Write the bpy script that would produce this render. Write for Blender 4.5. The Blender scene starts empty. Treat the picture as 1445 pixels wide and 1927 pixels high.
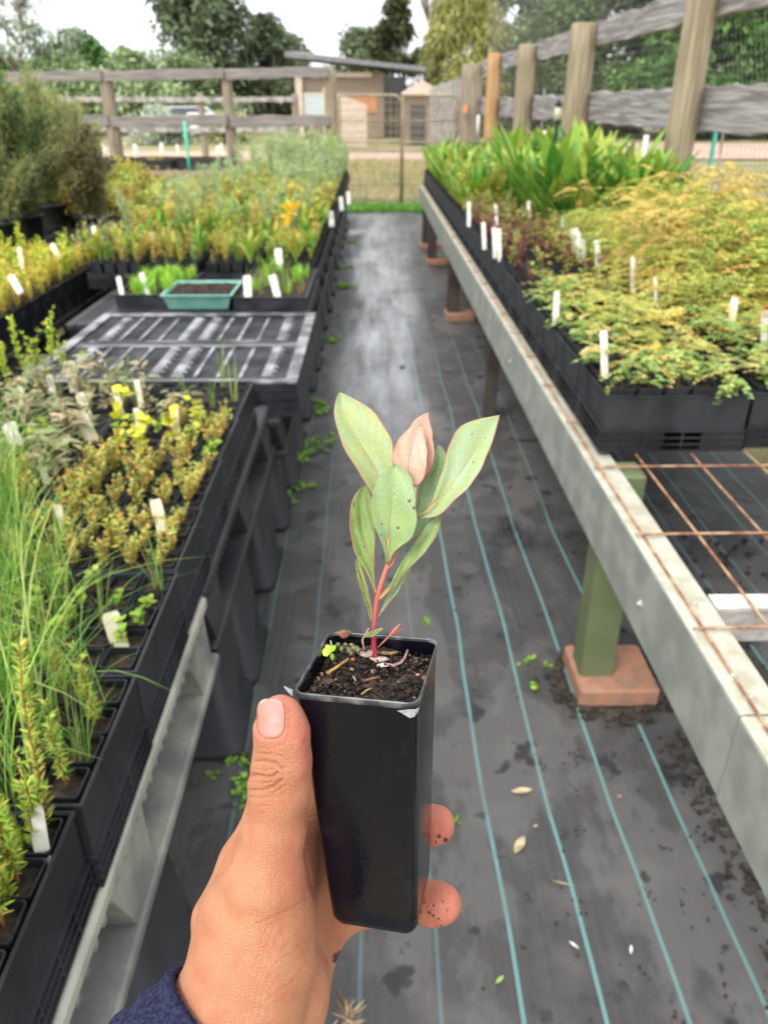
import bpy, math, random
import numpy as np
from mathutils import Vector, Matrix, Euler
random.seed(7); RNG = np.random.default_rng(7)
S = bpy.context.scene; COL = S.collection
R_ = math.radians
# ------------------------------------------------------------------ camera
F, CX, CY, H = 1447.0, 722.5, 963.5, 1.45
PITCH, YAW = R_(27.818), R_(0.788)
cd = bpy.data.cameras.new('camera'); cam = bpy.data.objects.new('camera', cd); COL.objects.link(cam)
cam.location = (0, 0, H); cam.rotation_euler = (R_(90) - PITCH, 0, -YAW)
cd.sensor_fit = 'VERTICAL'; cd.sensor_height = 36; cd.sensor_width = 36; cd.lens = 36 * F / 1927
cd.clip_start = 0.02; cd.clip_end = 500
cd.dof.use_dof = True; cd.dof.focus_distance = 0.322; cd.dof.aperture_fstop = cd.lens / 1.75
S.camera = cam
# ------------------------------------------------------------------ light
SUN_EL, SUN_AZ = R_(52), R_(215)       # azimuth clockwise from +Y
w = bpy.data.worlds.new("World"); S.world = w; w.use_nodes = True
nt = w.node_tree; nt.nodes.clear()
sky = nt.nodes.new('ShaderNodeTexSky'); sky.sky_type = 'NISHITA'; sky.sun_disc = False
sky.sun_elevation = SUN_EL; sky.sun_rotation = SUN_AZ; sky.air_density = 1.0; sky.dust_density = 4.0; sky.ozone_density = 1.0
hs = nt.nodes.new('ShaderNodeHueSaturation'); hs.inputs['Saturation'].default_value = 0.18
mx = nt.nodes.new('ShaderNodeMix'); mx.data_type = 'RGBA'; mx.inputs['Factor'].default_value = 0.6
tc = nt.nodes.new('ShaderNodeTexCoord'); cn = nt.nodes.new('ShaderNodeTexNoise'); cn.inputs['Scale'].default_value = 2.2; cn.inputs['Detail'].default_value = 4
cr = nt.nodes.new('ShaderNodeValToRGB'); cr.color_ramp.elements[0].color = (6.6, 7.2, 8.2, 1); cr.color_ramp.elements[1].color = (12.5, 12.6, 12.8, 1)
bg = nt.nodes.new('ShaderNodeBackground'); bg.inputs['Strength'].default_value = 0.135
wo = nt.nodes.new('ShaderNodeOutputWorld'); L = nt.links.new
L(sky.outputs[0], hs.inputs['Color']); L(hs.outputs[0], mx.inputs['A']); L(tc.outputs['Generated'], cn.inputs['Vector'])
L(cn.outputs['Fac'], cr.inputs[0]); L(cr.outputs[0], mx.inputs['B']); L(mx.outputs['Result'], bg.inputs[0]); L(bg.outputs[0], wo.inputs[0])
sd = bpy.data.lights.new('sun', 'SUN'); sd.energy = 1.3; sd.angle = R_(22); sd.color = (1, .95, .88)
so = bpy.data.objects.new('sun', sd); COL.objects.link(so)
so.rotation_euler = (Euler((R_(90) - SUN_EL, 0, -SUN_AZ + math.pi), 'XYZ'))
_d = Vector((math.sin(SUN_AZ) * math.cos(SUN_EL), math.cos(SUN_AZ) * math.cos(SUN_EL), math.sin(SUN_EL)))
so.rotation_euler = _d.to_track_quat('Z', 'Y').to_euler()
S.view_settings.view_transform = 'Standard'; S.view_settings.look = 'None'; S.view_settings.exposure = 0.88; S.view_settings.gamma = 1
# ------------------------------------------------------------------ pixel -> place helpers
cp, sp, cyw, syw = math.cos(PITCH), math.sin(PITCH), math.cos(YAW), math.sin(YAW)
FW = np.array([syw * cp, cyw * cp, -sp]); RT = np.array([cyw, -syw, 0.]); UP = np.cross(RT, FW); CAM = np.array([0, 0, H])
def ray(x, y): return FW + RT * (x - CX) / F + UP * (-(y - CY) / F)
def on_z(x, y, z=0.): r = ray(x, y); return CAM + r * (z - H) / r[2]
def on_y(x, y, Y): r = ray(x, y); return CAM + r * Y / r[1]
def at_d(x, y, d): return CAM + ray(x, y) * d
def lin(h):
    h = h.lstrip('#'); c = [int(h[i:i + 2], 16) / 255 for i in (0, 2, 4)]
    return tuple(x / 12.92 if x <= .04045 else ((x + .055) / 1.055) ** 2.4 for x in c)
# ------------------------------------------------------------------ materials
def mat(name, base, rough=.5, base2=None, vscale=8, vdet=4, lo=.4, hi=.6, bump=0, bscale=60, attr=False, transl=0, metal=0, spec=.5, stretch=None, sss=0, rough2=None, coat=0):
    m = bpy.data.materials.new(name); m.use_nodes = True; t = m.node_tree; n = t.nodes; l = t.links.new
    b = n['Principled BSDF']; b.inputs['Roughness'].default_value = rough; b.inputs['Metallic'].default_value = metal
    b.inputs['Specular IOR Level'].default_value = spec; b.inputs['Coat Weight'].default_value = coat
    co = n.new('ShaderNodeTexCoord'); vec = co.outputs['Object']
    if stretch:
        mp = n.new('ShaderNodeMapping'); mp.inputs['Scale'].default_value = stretch; l(vec, mp.inputs[0]); vec = mp.outputs[0]
    c = (*base, 1); b.inputs['Base Color'].default_value = c; out = None; fac = None
    if base2 is not None:
        ns = n.new('ShaderNodeTexNoise'); ns.inputs['Scale'].default_value = vscale; ns.inputs['Detail'].default_value = vdet; l(vec, ns.inputs['Vector'])
        r = n.new('ShaderNodeMapRange'); r.inputs[1].default_value = lo; r.inputs[2].default_value = hi; l(ns.outputs['Fac'], r.inputs[0]); fac = r.outputs[0]
        mi = n.new('ShaderNodeMix'); mi.data_type = 'RGBA'; mi.inputs['A'].default_value = c; mi.inputs['B'].default_value = (*base2, 1); l(fac, mi.inputs['Factor'])
        out = mi.outputs['Result']
        if rough2 is not None:
            r2 = n.new('ShaderNodeMapRange'); r2.inputs[3].default_value = rough; r2.inputs[4].default_value = rough2; l(fac, r2.inputs[0]); l(r2.outputs[0], b.inputs['Roughness'])
    if attr:
        a = n.new('ShaderNodeAttribute'); a.attribute_name = 'Col'
        if out is None: out = a.outputs['Color']
        else:
            mu = n.new('ShaderNodeMix'); mu.data_type = 'RGBA'; mu.blend_type = 'MULTIPLY'; mu.inputs['Factor'].default_value = 1
            l(a.outputs['Color'], mu.inputs['A']); l(out, mu.inputs['B']); out = mu.outputs['Result']
    if out is not None: l(out, b.inputs['Base Color'])
    if sss:
        b.inputs['Subsurface Weight'].default_value = sss; b.inputs['Subsurface Radius'].default_value = (1, .35, .2); b.inputs['Subsurface Scale'].default_value = .004
    if bump:
        n2 = n.new('ShaderNodeTexNoise'); n2.inputs['Scale'].default_value = bscale; n2.inputs['Detail'].default_value = 5; l(vec, n2.inputs['Vector'])
        bp = n.new('ShaderNodeBump'); bp.inputs['Strength'].default_value = min(1, bump); bp.inputs['Distance'].default_value = .6 / bscale; l(n2.outputs['Fac'], bp.inputs['Height']); l(bp.outputs[0], b.inputs['Normal'])
    if transl:
        tr = n.new('ShaderNodeBsdfTranslucent'); ms = n.new('ShaderNodeMixShader'); ms.inputs[0].default_value = transl
        if out is not None: l(out, tr.inputs['Color'])
        else: tr.inputs['Color'].default_value = c
        l(b.outputs[0], ms.inputs[1]); l(tr.outputs[0], ms.inputs[2]); l(ms.outputs[0], n['Material Output'].inputs['Surface'])
    return m
M = {}
M['leaf'] = mat('leaf', (1, 1, 1), .5, (.8, .8, .72), 30, attr=True, transl=.3, spec=.35)
M['crown'] = mat('crown_leaves', (1, 1, 1), .6, (.7, .72, .66), 1.2, attr=True, transl=.22, spec=.25)
M['tray'] = mat('tray_plastic', (.009, .010, .013), .40, (.022, .023, .027), 9, bump=.15, bscale=120, rough2=.6, spec=.45)
M['pot'] = mat('pot_plastic', (.008, .0085, .011), .38, (.018, .019, .022), 20, rough2=.55, spec=.45)
M['pallet'] = mat('black_pallet_plastic', (.013, .0135, .016), .5, (.034, .034, .036), 5, bump=.15, bscale=90, rough2=.6)
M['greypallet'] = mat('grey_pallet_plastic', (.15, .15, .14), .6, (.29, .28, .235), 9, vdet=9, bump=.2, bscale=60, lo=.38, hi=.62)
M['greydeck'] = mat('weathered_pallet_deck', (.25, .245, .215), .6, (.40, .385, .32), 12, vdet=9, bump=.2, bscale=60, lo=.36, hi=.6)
M['bin'] = mat('bin_plastic', (.007, .008, .011), .42, (.016, .018, .021), 4, rough2=.6)
M['mesh_tray'] = mat('mesh_tray_plastic', (.012, .012, .015), .42, (.05, .05, .056), 7, rough2=.3)
M['worn'] = mat('dusty_plastic', (.06, .06, .065), .4, (.30, .30, .31), 11, vdet=7, lo=.42, hi=.62)
M['soil'] = mat('soil', (.022, .015, .011), .95, (.06, .042, .03), 60, bump=1, bscale=160, spec=.2)
M['chip'] = mat('bark_chip', (1, 1, 1), .75, (.6, .55, .5), 400, attr=True, bump=.4, bscale=900, spec=.3)
M['galv'] = mat('galvanised_steel', (.255, .27, .235), .5, (.335, .345, .30), 14, vdet=10, lo=.4, hi=.62, metal=.25, rough2=.58, spec=.5)
M['galvtop'] = mat('weathered_flange', (.36, .34, .25), .6, (.50, .485, .40), 26, vdet=9, lo=.35, hi=.65, metal=.15, bump=.2, bscale=80)
M['rust'] = mat('rusty_wire', (.22, .085, .04), .7, (.42, .27, .15), 25, bump=.3, bscale=300)
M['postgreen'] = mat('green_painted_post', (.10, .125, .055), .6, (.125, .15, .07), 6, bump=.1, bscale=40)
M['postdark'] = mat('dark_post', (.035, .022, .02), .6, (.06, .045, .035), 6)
M['brick'] = mat('brick_block', (.36, .17, .10), .85, (.26, .15, .10), 30, bump=.6, bscale=120)
M['white'] = mat('white_paint', (.68, .66, .6), .5, (.5, .48, .42), 40, bump=.1)
M['greywood'] = mat('grey_weathered_rail', (.20, .185, .17), .85, (.42, .39, .36), 5, stretch=(1, 1, 1), bump=.6, bscale=40)
M['railY'] = mat('grey_rail_along', (.16, .145, .135), .85, (.33, .305, .29), 9, vdet=8, stretch=(5, .25, 5), bump=.35, bscale=12)
M['railX'] = mat('grey_rail_across', (.17, .15, .135), .85, (.30, .27, .24), 9, vdet=8, stretch=(.25, 5, 5), bump=.35, bscale=12)
M['post'] = mat('treated_pine_post', (.24, .185, .11), .8, (.36, .30, .20), 5, vdet=8, stretch=(9, 9, .5), bump=.5, bscale=9)
M['post2'] = mat('orange_pine_post', (.40, .22, .09), .8, (.50, .31, .15), 5, vdet=8, stretch=(9, 9, .5), bump=.4, bscale=9)
M['post3'] = mat('grey_old_post', (.22, .17, .12), .85, (.36, .30, .22), 5, vdet=8, stretch=(9, 9, .5), bump=.6, bscale=9)
M['wire'] = mat('wire', (.25, .25, .23), .5, metal=.6)
M['gate'] = mat('weathered_gate_steel', (.24, .19, .12), .6, (.34, .28, .19), 6)
M['tag'] = mat('white_plant_label', (.66, .66, .62), .5, (.58, .57, .51), 25)
M['cream'] = mat('cream_plant_label', (.58, .54, .37), .5, (.52, .48, .32), 25)
M['tan'] = mat('tan_plant_label', (.62, .50, .28), .55, (.52, .42, .25), 60)
M['greentray'] = mat('green_tray_plastic', (.13, .34, .27), .42, (.19, .40, .33), 20)
M['trunk'] = mat('bark', (.13, .10, .08), .9, (.25, .21, .17), 3, bump=.6, bscale=10)
M['guard'] = mat('green_tree_guard', (.06, .55, .38), .5)
M['grass'] = mat('grass_ground', (.17, .18, .06), .95, (.33, .27, .14), .6, vdet=9, bump=.6, bscale=20)
M['road'] = mat('gravel_road', (.43, .28, .21), .95, (.52, .38, .29), 3, bump=.4, bscale=40)
M['mud'] = mat('damp_soil', (.022, .017, .012), .8, (.05, .038, .026), 20, bump=1, bscale=60)
M['clad'] = mat('orange_cladding', (.45, .17, .055), .6, (.52, .23, .09), 3, stretch=(.3, .3, 12))
M['cladgrey'] = mat('grey_cladding', (.20, .145, .105), .7, (.25, .185, .14), 3, stretch=(.3, .3, 12))
M['roof'] = mat('metal_roof', (.16, .155, .16), .4, (.2, .2, .205), 4)
M['darkgl'] = mat('dark_glass', (.03, .035, .045), .12, spec=.6)
M['blind'] = mat('window_blind', (.35, .42, .42), .5, (.55, .6, .6), 4, stretch=(.1, .1, 9))
M['beige'] = mat('beige_boards', (.5, .40, .32), .8, (.58, .48, .39), 4)
M['carw'] = mat('white_car_paint', (.62, .64, .64), .25, coat=.5)
M['rubber'] = mat('rubber', (.02, .02, .02), .8)
M['brown'] = mat('brown_shelf_boards', (.17, .095, .06), .8, (.24, .15, .1), 6)
M['lf_low'] = mat('green_scrap', lin('#8aa850'), .6)
M['dryleaf'] = mat('dry_leaf', (.55, .47, .28), .6, (.35, .25, .12), 40, transl=.1)
M['lilac'] = mat('orange_marker', (.8, .28, .12), .5)
# ------------------------------------------------------------------ mesh accumulator
class MB:
    def __init__(s): s.V = []; s.C = []; s.U = []; s.n = 0; s.F = []; s.M = []
    def add(s, V, F, col=(1, 1, 1), mi=0, uv=None):
        V = np.asarray(V, float).reshape(-1, 3)
        for f in (F if isinstance(F, tuple) else (F,)):
            f = np.asarray(f, np.int64)
            if f.size: s.F.append(f + s.n); s.M.append(np.full(len(f), mi))
        c = np.asarray(col, float)
        s.C.append(np.broadcast_to(c, (len(V), 3)) if c.ndim == 1 else c); s.V.append(V)
        s.U.append(np.zeros((len(V), 2)) if uv is None else np.asarray(uv, float)); s.n += len(V); return s
    def arr(s): return np.concatenate(s.V), s.F, s.M, np.concatenate(s.C), np.concatenate(s.U)
    def addmb(s, o, off=(0, 0, 0), rz=0, sc=1, tilt=0):
        V, Fs, Ms, C, U = o.arr(); c_, s_ = math.cos(rz), math.sin(rz)
        V = V * sc; X = V[:, 0] + tilt * V[:, 2]; W = np.stack([X * c_ - V[:, 1] * s_, X * s_ + V[:, 1] * c_, V[:, 2]], 1) + np.asarray(off)
        for f, m in zip(Fs, Ms): s.F.append(f + s.n); s.M.append(m)
        s.V.append(W); s.C.append(C); s.U.append(U); s.n += len(V)
    def box(s, c, d, R=None, mi=0, col=(1, 1, 1), taper=1.0):
        x, y, z = np.asarray(d) / 2.
        V = np.array([[-x, -y, -z], [x, -y, -z], [x, y, -z], [-x, y, -z], [-x * taper, -y * taper, z], [x * taper, -y * taper, z], [x * taper, y * taper, z], [-x * taper, y * taper, z]])
        if R is not None: V = V @ np.asarray(R).T
        return s.add(V + np.asarray(c), [[0, 3, 2, 1], [4, 5, 6, 7], [0, 1, 5, 4], [1, 2, 6, 5], [2, 3, 7, 6], [3, 0, 4, 7]], col, mi)
    def b6(s, x0, x1, y0, y1, z0, z1, mi=0, col=(1, 1, 1)): return s.box(((x0 + x1) / 2, (y0 + y1) / 2, (z0 + z1) / 2), (x1 - x0, y1 - y0, z1 - z0), None, mi, col)
    def bb(s, x0, x1, y0, y1, z0, z1, b=.004, mi=0):
        # box with chamfered edges
        V = []; 
        for (a, c2, z) in ((b, 0, z0), (0, 0, z0 + b), (0, 0, z1 - b), (b, 0, z1)):
            k = b
            xa, xb, ya, yb = x0 + a, x1 - a, y0 + a, y1 - a
            V += [(xa + k, ya, z), (xb - k, ya, z), (xb, ya + k, z), (xb, yb - k, z), (xb - k, yb, z), (xa + k, yb, z), (xa, yb - k, z), (xa, ya + k, z)]
        Q = [[r * 8 + i, r * 8 + (i + 1) % 8, (r + 1) * 8 + (i + 1) % 8, (r + 1) * 8 + i] for r in range(3) for i in range(8)]
        Q += [[24, 25, 26, 27], [24, 27, 28, 31], [28, 29, 30, 31], [3, 2, 1, 0], [7, 4, 3, 0], [7, 6, 5, 4]]
        return s.add(V, Q, (1, 1, 1), mi)
    def tube(s, P, r, seg=8, mi=0, col=(1, 1, 1), cap=True, twist=None):
        P = np.asarray(P, float); n = len(P); r = np.broadcast_to(np.asarray(r, float), (n,))
        T = np.gradient(P, axis=0); T /= np.linalg.norm(T, axis=1)[:, None] + 1e-12
        u = np.cross(T[0], [0, 0, 1]); u = u if np.linalg.norm(u) > .1 else np.cross(T[0], [0, 1, 0])
        rows = []; a = np.arange(seg) * 2 * math.pi / seg
        for i in range(n):
            u = u - T[i] * (u @ T[i]); u /= np.linalg.norm(u); v = np.cross(T[i], u)
            rows.append(P[i] + r[i] * (np.cos(a)[:, None] * u + np.sin(a)[:, None] * v))
        V = np.concatenate(rows); k = np.arange(seg); k2 = (k + 1) % seg
        Q = np.concatenate([np.stack([i * seg + k, i * seg + k2, (i + 1) * seg + k2, (i + 1) * seg + k], 1) for i in range(n - 1)])
        c = np.asarray(col, float)
        if c.ndim == 2: c = np.repeat(c, seg, 0)
        if cap:
            V = np.concatenate([V, P[:1], P[-1:]]); t = np.concatenate([np.stack([k2, k, np.full(seg, n * seg)], 1), np.stack([(n - 1) * seg + k, (n - 1) * seg + k2, np.full(seg, n * seg + 1)], 1)])
            if c.ndim == 2: c = np.concatenate([c, c[:1], c[-1:]])
            return s.add(V, (Q, t), c, mi)
        return s.add(V, Q, c, mi)
    def leaves(s, B, D, Ln, W, C, droop=.15, mi=0, wpos=(.3, .7), wr=(1., .7)):
        B = np.asarray(B, float); n = len(B); D = np.asarray(D, float); D = D / (np.linalg.norm(D, axis=1)[:, None] + 1e-9)
        Ln = np.broadcast_to(np.asarray(Ln, float), (n,))[:, None]; W = np.broadcast_to(np.asarray(W, float), (n,))[:, None] / 2
        rnd = RNG.normal(size=(n, 3)) * .5 + np.array([0, 0, 1.]); Sd = np.cross(D, rnd); Sd /= np.linalg.norm(Sd, axis=1)[:, None] + 1e-9
        Z = np.array([0, 0, -1.]); dr = np.broadcast_to(np.asarray(droop, float), (n,))[:, None]
        p1 = B + D * Ln * wpos[0] + Z * Ln * dr * .2; p2 = B + D * Ln * wpos[1] + Z * Ln * dr * .55; p3 = B + D * Ln + Z * Ln * dr
        V = np.stack([B, p1 - Sd * W * wr[0], p1 + Sd * W * wr[0], p2 - Sd * W * wr[1], p2 + Sd * W * wr[1], p3], 1).reshape(-1, 3)
        k = np.arange(n)[:, None] * 6
        q = k + np.array([1, 2, 4, 3]); t = np.concatenate([k + np.array([0, 2, 1]), k + np.array([3, 4, 5])])
        C = np.broadcast_to(np.asarray(C, float), (n, 3)); return s.add(V, (q, t), np.repeat(C, 6, 0), mi)
    def blob(s, c, r, mi=0, col=(1, 1, 1), jit=.25, nu=6, nv=4, R=None):
        V = []; c = np.asarray(c, float); r = np.broadcast_to(np.asarray(r, float), (3,))
        for j in range(nv + 1):
            for i in range(nu):
                a = 2 * math.pi * i / nu; b = math.pi * j / nv; V.append([math.cos(a) * math.sin(b), math.sin(a) * math.sin(b), math.cos(b)])
        V = np.array(V) * r * (1 + jit * (RNG.random((len(V), 1)) - .5) * 2 * (1 if jit else 0))
        V[:nu] = V[:nu].mean(0); V[-nu:] = V[-nu:].mean(0)
        if R is not None: V = V @ np.asarray(R).T
        Q = [[j * nu + i, (j + 1) * nu + i, (j + 1) * nu + (i + 1) % nu, j * nu + (i + 1) % nu] for j in range(nv) for i in range(nu)]
        return s.add(V + c, Q, col, mi)
    def mesh(s, name, mats, smooth=False):
        me = bpy.data.meshes.new(name)
        V, Fs, Ms, C, U = s.arr()
        st = np.concatenate([f.ravel() for f in Fs]); ln = np.concatenate([np.full(len(f), f.shape[1]) for f in Fs]); mi = np.concatenate(Ms)
        me.vertices.add(len(V)); me.vertices.foreach_set('co', V.ravel()); me.loops.add(len(st)); me.loops.foreach_set('vertex_index', st)
        me.polygons.add(len(ln)); me.polygons.foreach_set('loop_start', np.concatenate([[0], np.cumsum(ln)[:-1]])); me.polygons.foreach_set('loop_total', ln)
        me.polygons.foreach_set('material_index', mi); me.polygons.foreach_set('use_smooth', np.full(len(ln), bool(smooth)))
        a = me.color_attributes.new('Col', 'FLOAT_COLOR', 'POINT'); a.data.foreach_set('color', np.concatenate([C, np.ones((len(C), 1))], 1).ravel())
        uvl = me.uv_layers.new(name='UVMap'); uvl.data.foreach_set('uv', U[st].ravel())
        for m in (mats if isinstance(mats, (list, tuple)) else [mats]): me.materials.append(M[m] if isinstance(m, str) else m)
        me.update(calc_edges=True); me.validate(); return me
    def build(s, name, mats, parent=None, smooth=False, loc=None):
        o = bpy.data.objects.new(name, s.mesh(name, mats, smooth)); COL.objects.link(o)
        if parent is not None: o.parent = parent
        if loc is not None: o.location = loc
        return o
def tag(o, label=None, cat=None, group=None, kind=None):
    if label: o['label'] = label
    if cat: o['category'] = cat
    if group: o['group'] = group
    if kind: o['kind'] = kind
    return o
def empty(name, loc=(0, 0, 0), rz=0, **k):
    o = bpy.data.objects.new(name, None); COL.objects.link(o); o.location = loc; o.rotation_euler = (0, 0, rz); o.empty_display_size = .05; return tag(o, **k)
def copy_tree(o, parent=None):
    kids = [c for c in o.children]
    c = o.copy(); COL.objects.link(c); c.parent = parent
    for ch in kids: copy_tree(ch, c)
    return c
def rot(ax, a): return np.array(Matrix.Rotation(a, 3, ax))
def pal(cols, n, v=.15):
    c = np.array([lin(x) for x in cols]); i = RNG.integers(0, len(c), n); return c[i] * 1.3 * (1 + v * (RNG.random((n, 1)) * 2 - 1))
def wm(o): return (wm(o.parent) @ o.matrix_parent_inverse @ o.matrix_basis) if o.parent else o.matrix_basis.copy()
def part(mb, name, mats, parent, smooth=False):
    """a mesh made in world coordinates becomes a child of parent without moving"""
    o = mb.build(name, mats, None, smooth); o.parent = parent; o.matrix_parent_inverse = wm(parent).inverted(); return o
def thing1(mb, name, mats, smooth=False, **k):
    """one-mesh thing made in world coordinates, its origin moved to its base"""
    V = np.concatenate(mb.V); b = np.array([V[:, 0].mean(), V[:, 1].mean(), V[:, 2].min()]); mb.V = [v - b for v in mb.V]
    o = mb.build(name, mats, None, smooth, loc=b); return tag(o, **k)
# ================================================================== SETTING
def sheet(name, x0, x1, y0, y1, nx, ny, z, m, wav=0, ws=1., kind='structure'):
    X, Y = np.meshgrid(np.linspace(x0, x1, nx), np.linspace(y0, y1, ny)); Zz = np.full_like(X, z)
    if wav:
        for k in range(14):
            a = RNG.random() * 6.28; f = ws * (2 + 9 * RNG.random()); Zz += wav / (1 + f / ws / 4) * np.sin((X * math.cos(a) * 1.6 + Y * math.sin(a) * .6) * f + RNG.random() * 6)
    V = np.stack([X, Y, Zz], -1).reshape(-1, 3); i = np.arange(nx - 1); j = np.arange(ny - 1); I, J = np.meshgrid(i, j); a = (J * nx + I).ravel()
    mb = MB().add(V, np.stack([a, a + 1, a + nx + 1, a + nx], 1)); return tag(mb.build(name, m, None, True), kind=kind)
sheet('ground', -150, 150, -6, 230, 60, 80, -.03, 'grass', .012, .05)
# gravel road and yard
mb = MB(); Pp = [(4.2, 26.5), (60, 24), (60, 33), (12, 38), (4.2, 38)]
mb.add([(x, y, -.0) for x, y in Pp], [[0, 1, 2], [0, 2, 3], [0, 3, 4]]); tag(mb.build('gravel_road', 'road'), kind='structure')
mb = MB().add([(-26, 25, .0), (4, 25, .0), (4, 31, .0), (-26, 31, .0)], [[0, 1, 2, 3]]); tag(mb.build('gravel_yard', 'road'), kind='structure')
# weed mat path: woven black sheet with teal guide threads, dust, and wet patches
def matmat():
    m = bpy.data.materials.new('woven_weed_mat'); m.use_nodes = True; t = m.node_tree; n = t.nodes; l = t.links.new; b = n['Principled BSDF']
    def N(k, **kw):
        x = n.new(k)
        for a, v in kw.items(): setattr(x, a, v)
        return x
    def math_(op, a, b_=None, c=None):
        x = N('ShaderNodeMath', operation=op)
        for i, v in enumerate((a, b_, c)):
            if v is None: continue
            if isinstance(v, (int, float)): x.inputs[i].default_value = v
            else: l(v, x.inputs[i])
        return x.outputs[0]
    def rng(v, a, b_, c=0., d=1.):
        x = N('ShaderNodeMapRange'); x.inputs[1].default_value = a; x.inputs[2].default_value = b_; x.inputs[3].default_value = c; x.inputs[4].default_value = d; l(v, x.inputs[0]); return x.outputs[0]
    def noise(sc, det, scale=(1, 1, 1), ro=.5):
        mp = N('ShaderNodeMapping'); mp.inputs['Scale'].default_value = scale; l(co.outputs['Object'], mp.inputs[0])
        x = N('ShaderNodeTexNoise'); x.inputs['Scale'].default_value = sc; x.inputs['Detail'].default_value = det; x.inputs['Roughness'].default_value = ro; l(mp.outputs[0], x.inputs['Vector']); return x.outputs['Fac']
    def mix(f, a, b_):
        x = N('ShaderNodeMix', data_type='RGBA'); l(f, x.inputs['Factor'])
        for k, v in (('A', a), ('B', b_)):
            if isinstance(v, tuple): x.inputs[k].default_value = (*v, 1)
            else: l(v, x.inputs[k])
        return x.outputs['Result']
    co = N('ShaderNodeTexCoord'); sx = N('ShaderNodeSeparateXYZ'); l(co.outputs['Object'], sx.inputs[0]); X, Y = sx.outputs[0], sx.outputs[1]
    streak = noise(3, 6, (30, .9, 1)); dust = noise(.95, 10, (1.6, .8, 1), .60); wet = noise(.8, 6, (1.3, .55, 1), .55); sp_ = noise(34, 3)
    col = mix(streak, (.028, .027, .027), (.068, .064, .062))
    dm = rng(dust, .505, .525); col = mix(math_('MULTIPLY', dm, .55), col, (.108, .102, .096))
    col = mix(math_('MULTIPLY', rng(noise(7, 6), .5, .66), .35), col, (.14, .13, .12))
    wt = rng(wet, .55, .58)
    col = mix(math_('MULTIPLY', wt, .65), col, (.012, .013, .016))
    # small black damp blots and crumbs
    blot = math_('MULTIPLY', rng(noise(9, 6), .605, .64), rng(dust, .40, .5)); col = mix(math_('MULTIPLY', blot, .85), col, (.011, .010, .010))
    col = mix(math_('MULTIPLY', rng(sp_, .70, .73), .5), col, (.10, .07, .05))
    # teal guide threads
    wob = noise(.55, 3, (.4, 1, 1)); xw = math_('ADD', X, math_('MULTIPLY', math_('SUBTRACT', wob, .5), .10))
    fr = math_('PINGPONG', math_('SUBTRACT', xw, .257), .074)      # threads 15 cm apart
    th = rng(fr, .0034, .0046, 1, 0)
    weave = N('ShaderNodeTexWave'); weave.inputs['Scale'].default_value = 70; weave.inputs['Distortion'].default_value = .4; weave.bands_direction = 'DIAGONAL'; l(co.outputs['Object'], weave.inputs['Vector'])
    tcol = mix(weave.outputs['Fac'], (.085, .19, .185), (.16, .33, .31))
    gap = rng(noise(5, 2), .36, .40); th = math_('MULTIPLY', th, math_('ADD', math_('MULTIPLY', gap, .3), .62))
    th = math_('MULTIPLY', th, math_('SUBTRACT', 1., math_('MULTIPLY', dm, .25))); th = math_('MULTIPLY', th, rng(X, .17, .25, .35, 1)); th = math_('MULTIPLY', th, rng(Y, 2.2, 5.5, 1, .3))
    col = mix(th, col, tcol); l(col, b.inputs['Base Color'])
    ro = math_('SUBTRACT', .62, math_('MULTIPLY', wt, .40)); ro = math_('ADD', ro, math_('MULTIPLY', math_('SUBTRACT', streak, .5), .25)); pud = rng(math_('ABSOLUTE', math_('SUBTRACT', X, .09)), .12, .42, 1, 0)
    far = math_('MULTIPLY', rng(Y, 2.6, 4.4), pud); cw_ = math_('MULTIPLY', far, rng(noise(1.3, 8, (6, .55, 1), .6), .36, .60, .10, .9)); l(cw_, b.inputs['Coat Weight']); b.inputs['Coat Roughness'].default_value = .16; b.inputs['Coat IOR'].default_value = 1.7; ro = math_('SUBTRACT', ro, math_('MULTIPLY', far, math_('MULTIPLY', .42, rng(noise(1.1, 7, (1.6, .8, 1)), .40, .56)))); x = N('ShaderNodeClamp'); l(ro, x.inputs[0]); x.inputs[1].default_value = .06; l(x.outputs[0], b.inputs['Roughness'])
    b.inputs['Specular IOR Level'].default_value = .5
    fine = noise(1, 2, (700, 260, 1)); hgt = math_('ADD', math_('MULTIPLY', streak, 1.5), math_('MULTIPLY', fine, .35))
    bp = N('ShaderNodeBump'); bp.inputs['Strength'].default_value = .45; bp.inputs['Distance'].default_value = .004; l(hgt, bp.inputs['Height']); l(bp.outputs[0], b.inputs['Normal']); bp2 = N('ShaderNodeBump'); bp2.inputs['Strength'].default_value = .12; bp2.inputs['Distance'].default_value = .004; l(streak, bp2.inputs['Height']); l(bp2.outputs[0], b.inputs['Coat Normal'])
    return m
M['mat'] = matmat()
sheet('path', -1.6, 1.75, -.6, 12.75, 90, 300, .0, 'mat', .0022, 1.)
def clump(mb, c, n, h, cols, w=.012, spread=.08, lay=.8, droop=.4):
    k = max(2, n // 9); cen = np.asarray(c) + RNG.normal(size=(k, 3)) * [spread, spread, 0]; idx = RNG.integers(0, k, n); up = RNG.random(n) ** .7; B = cen[idx] + RNG.normal(size=(n, 3)) * [.006, .006, 0] + np.stack([np.zeros(n), np.zeros(n), up * h * .5], 1)
    for q in cen: mb.tube([q, q + RNG.normal(size=3) * [.004, .004, 0] + [0, 0, h * .5]], .0012, 4, col=lin(cols[0]), cap=False)
    a = RNG.random(n) * 6.28; D = np.stack([np.cos(a), np.sin(a), .35 + .3 * RNG.normal(size=n)], 1); mb.leaves(B, D, h * .45 * (.5 + RNG.random(n)), w * 1.4 * (.6 + .8 * RNG.random(n)), pal(cols, n), droop)
GREEN = ['#6f9a2e', '#8db33a', '#55802a', '#a3bd4c', '#3f6a24']
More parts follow.
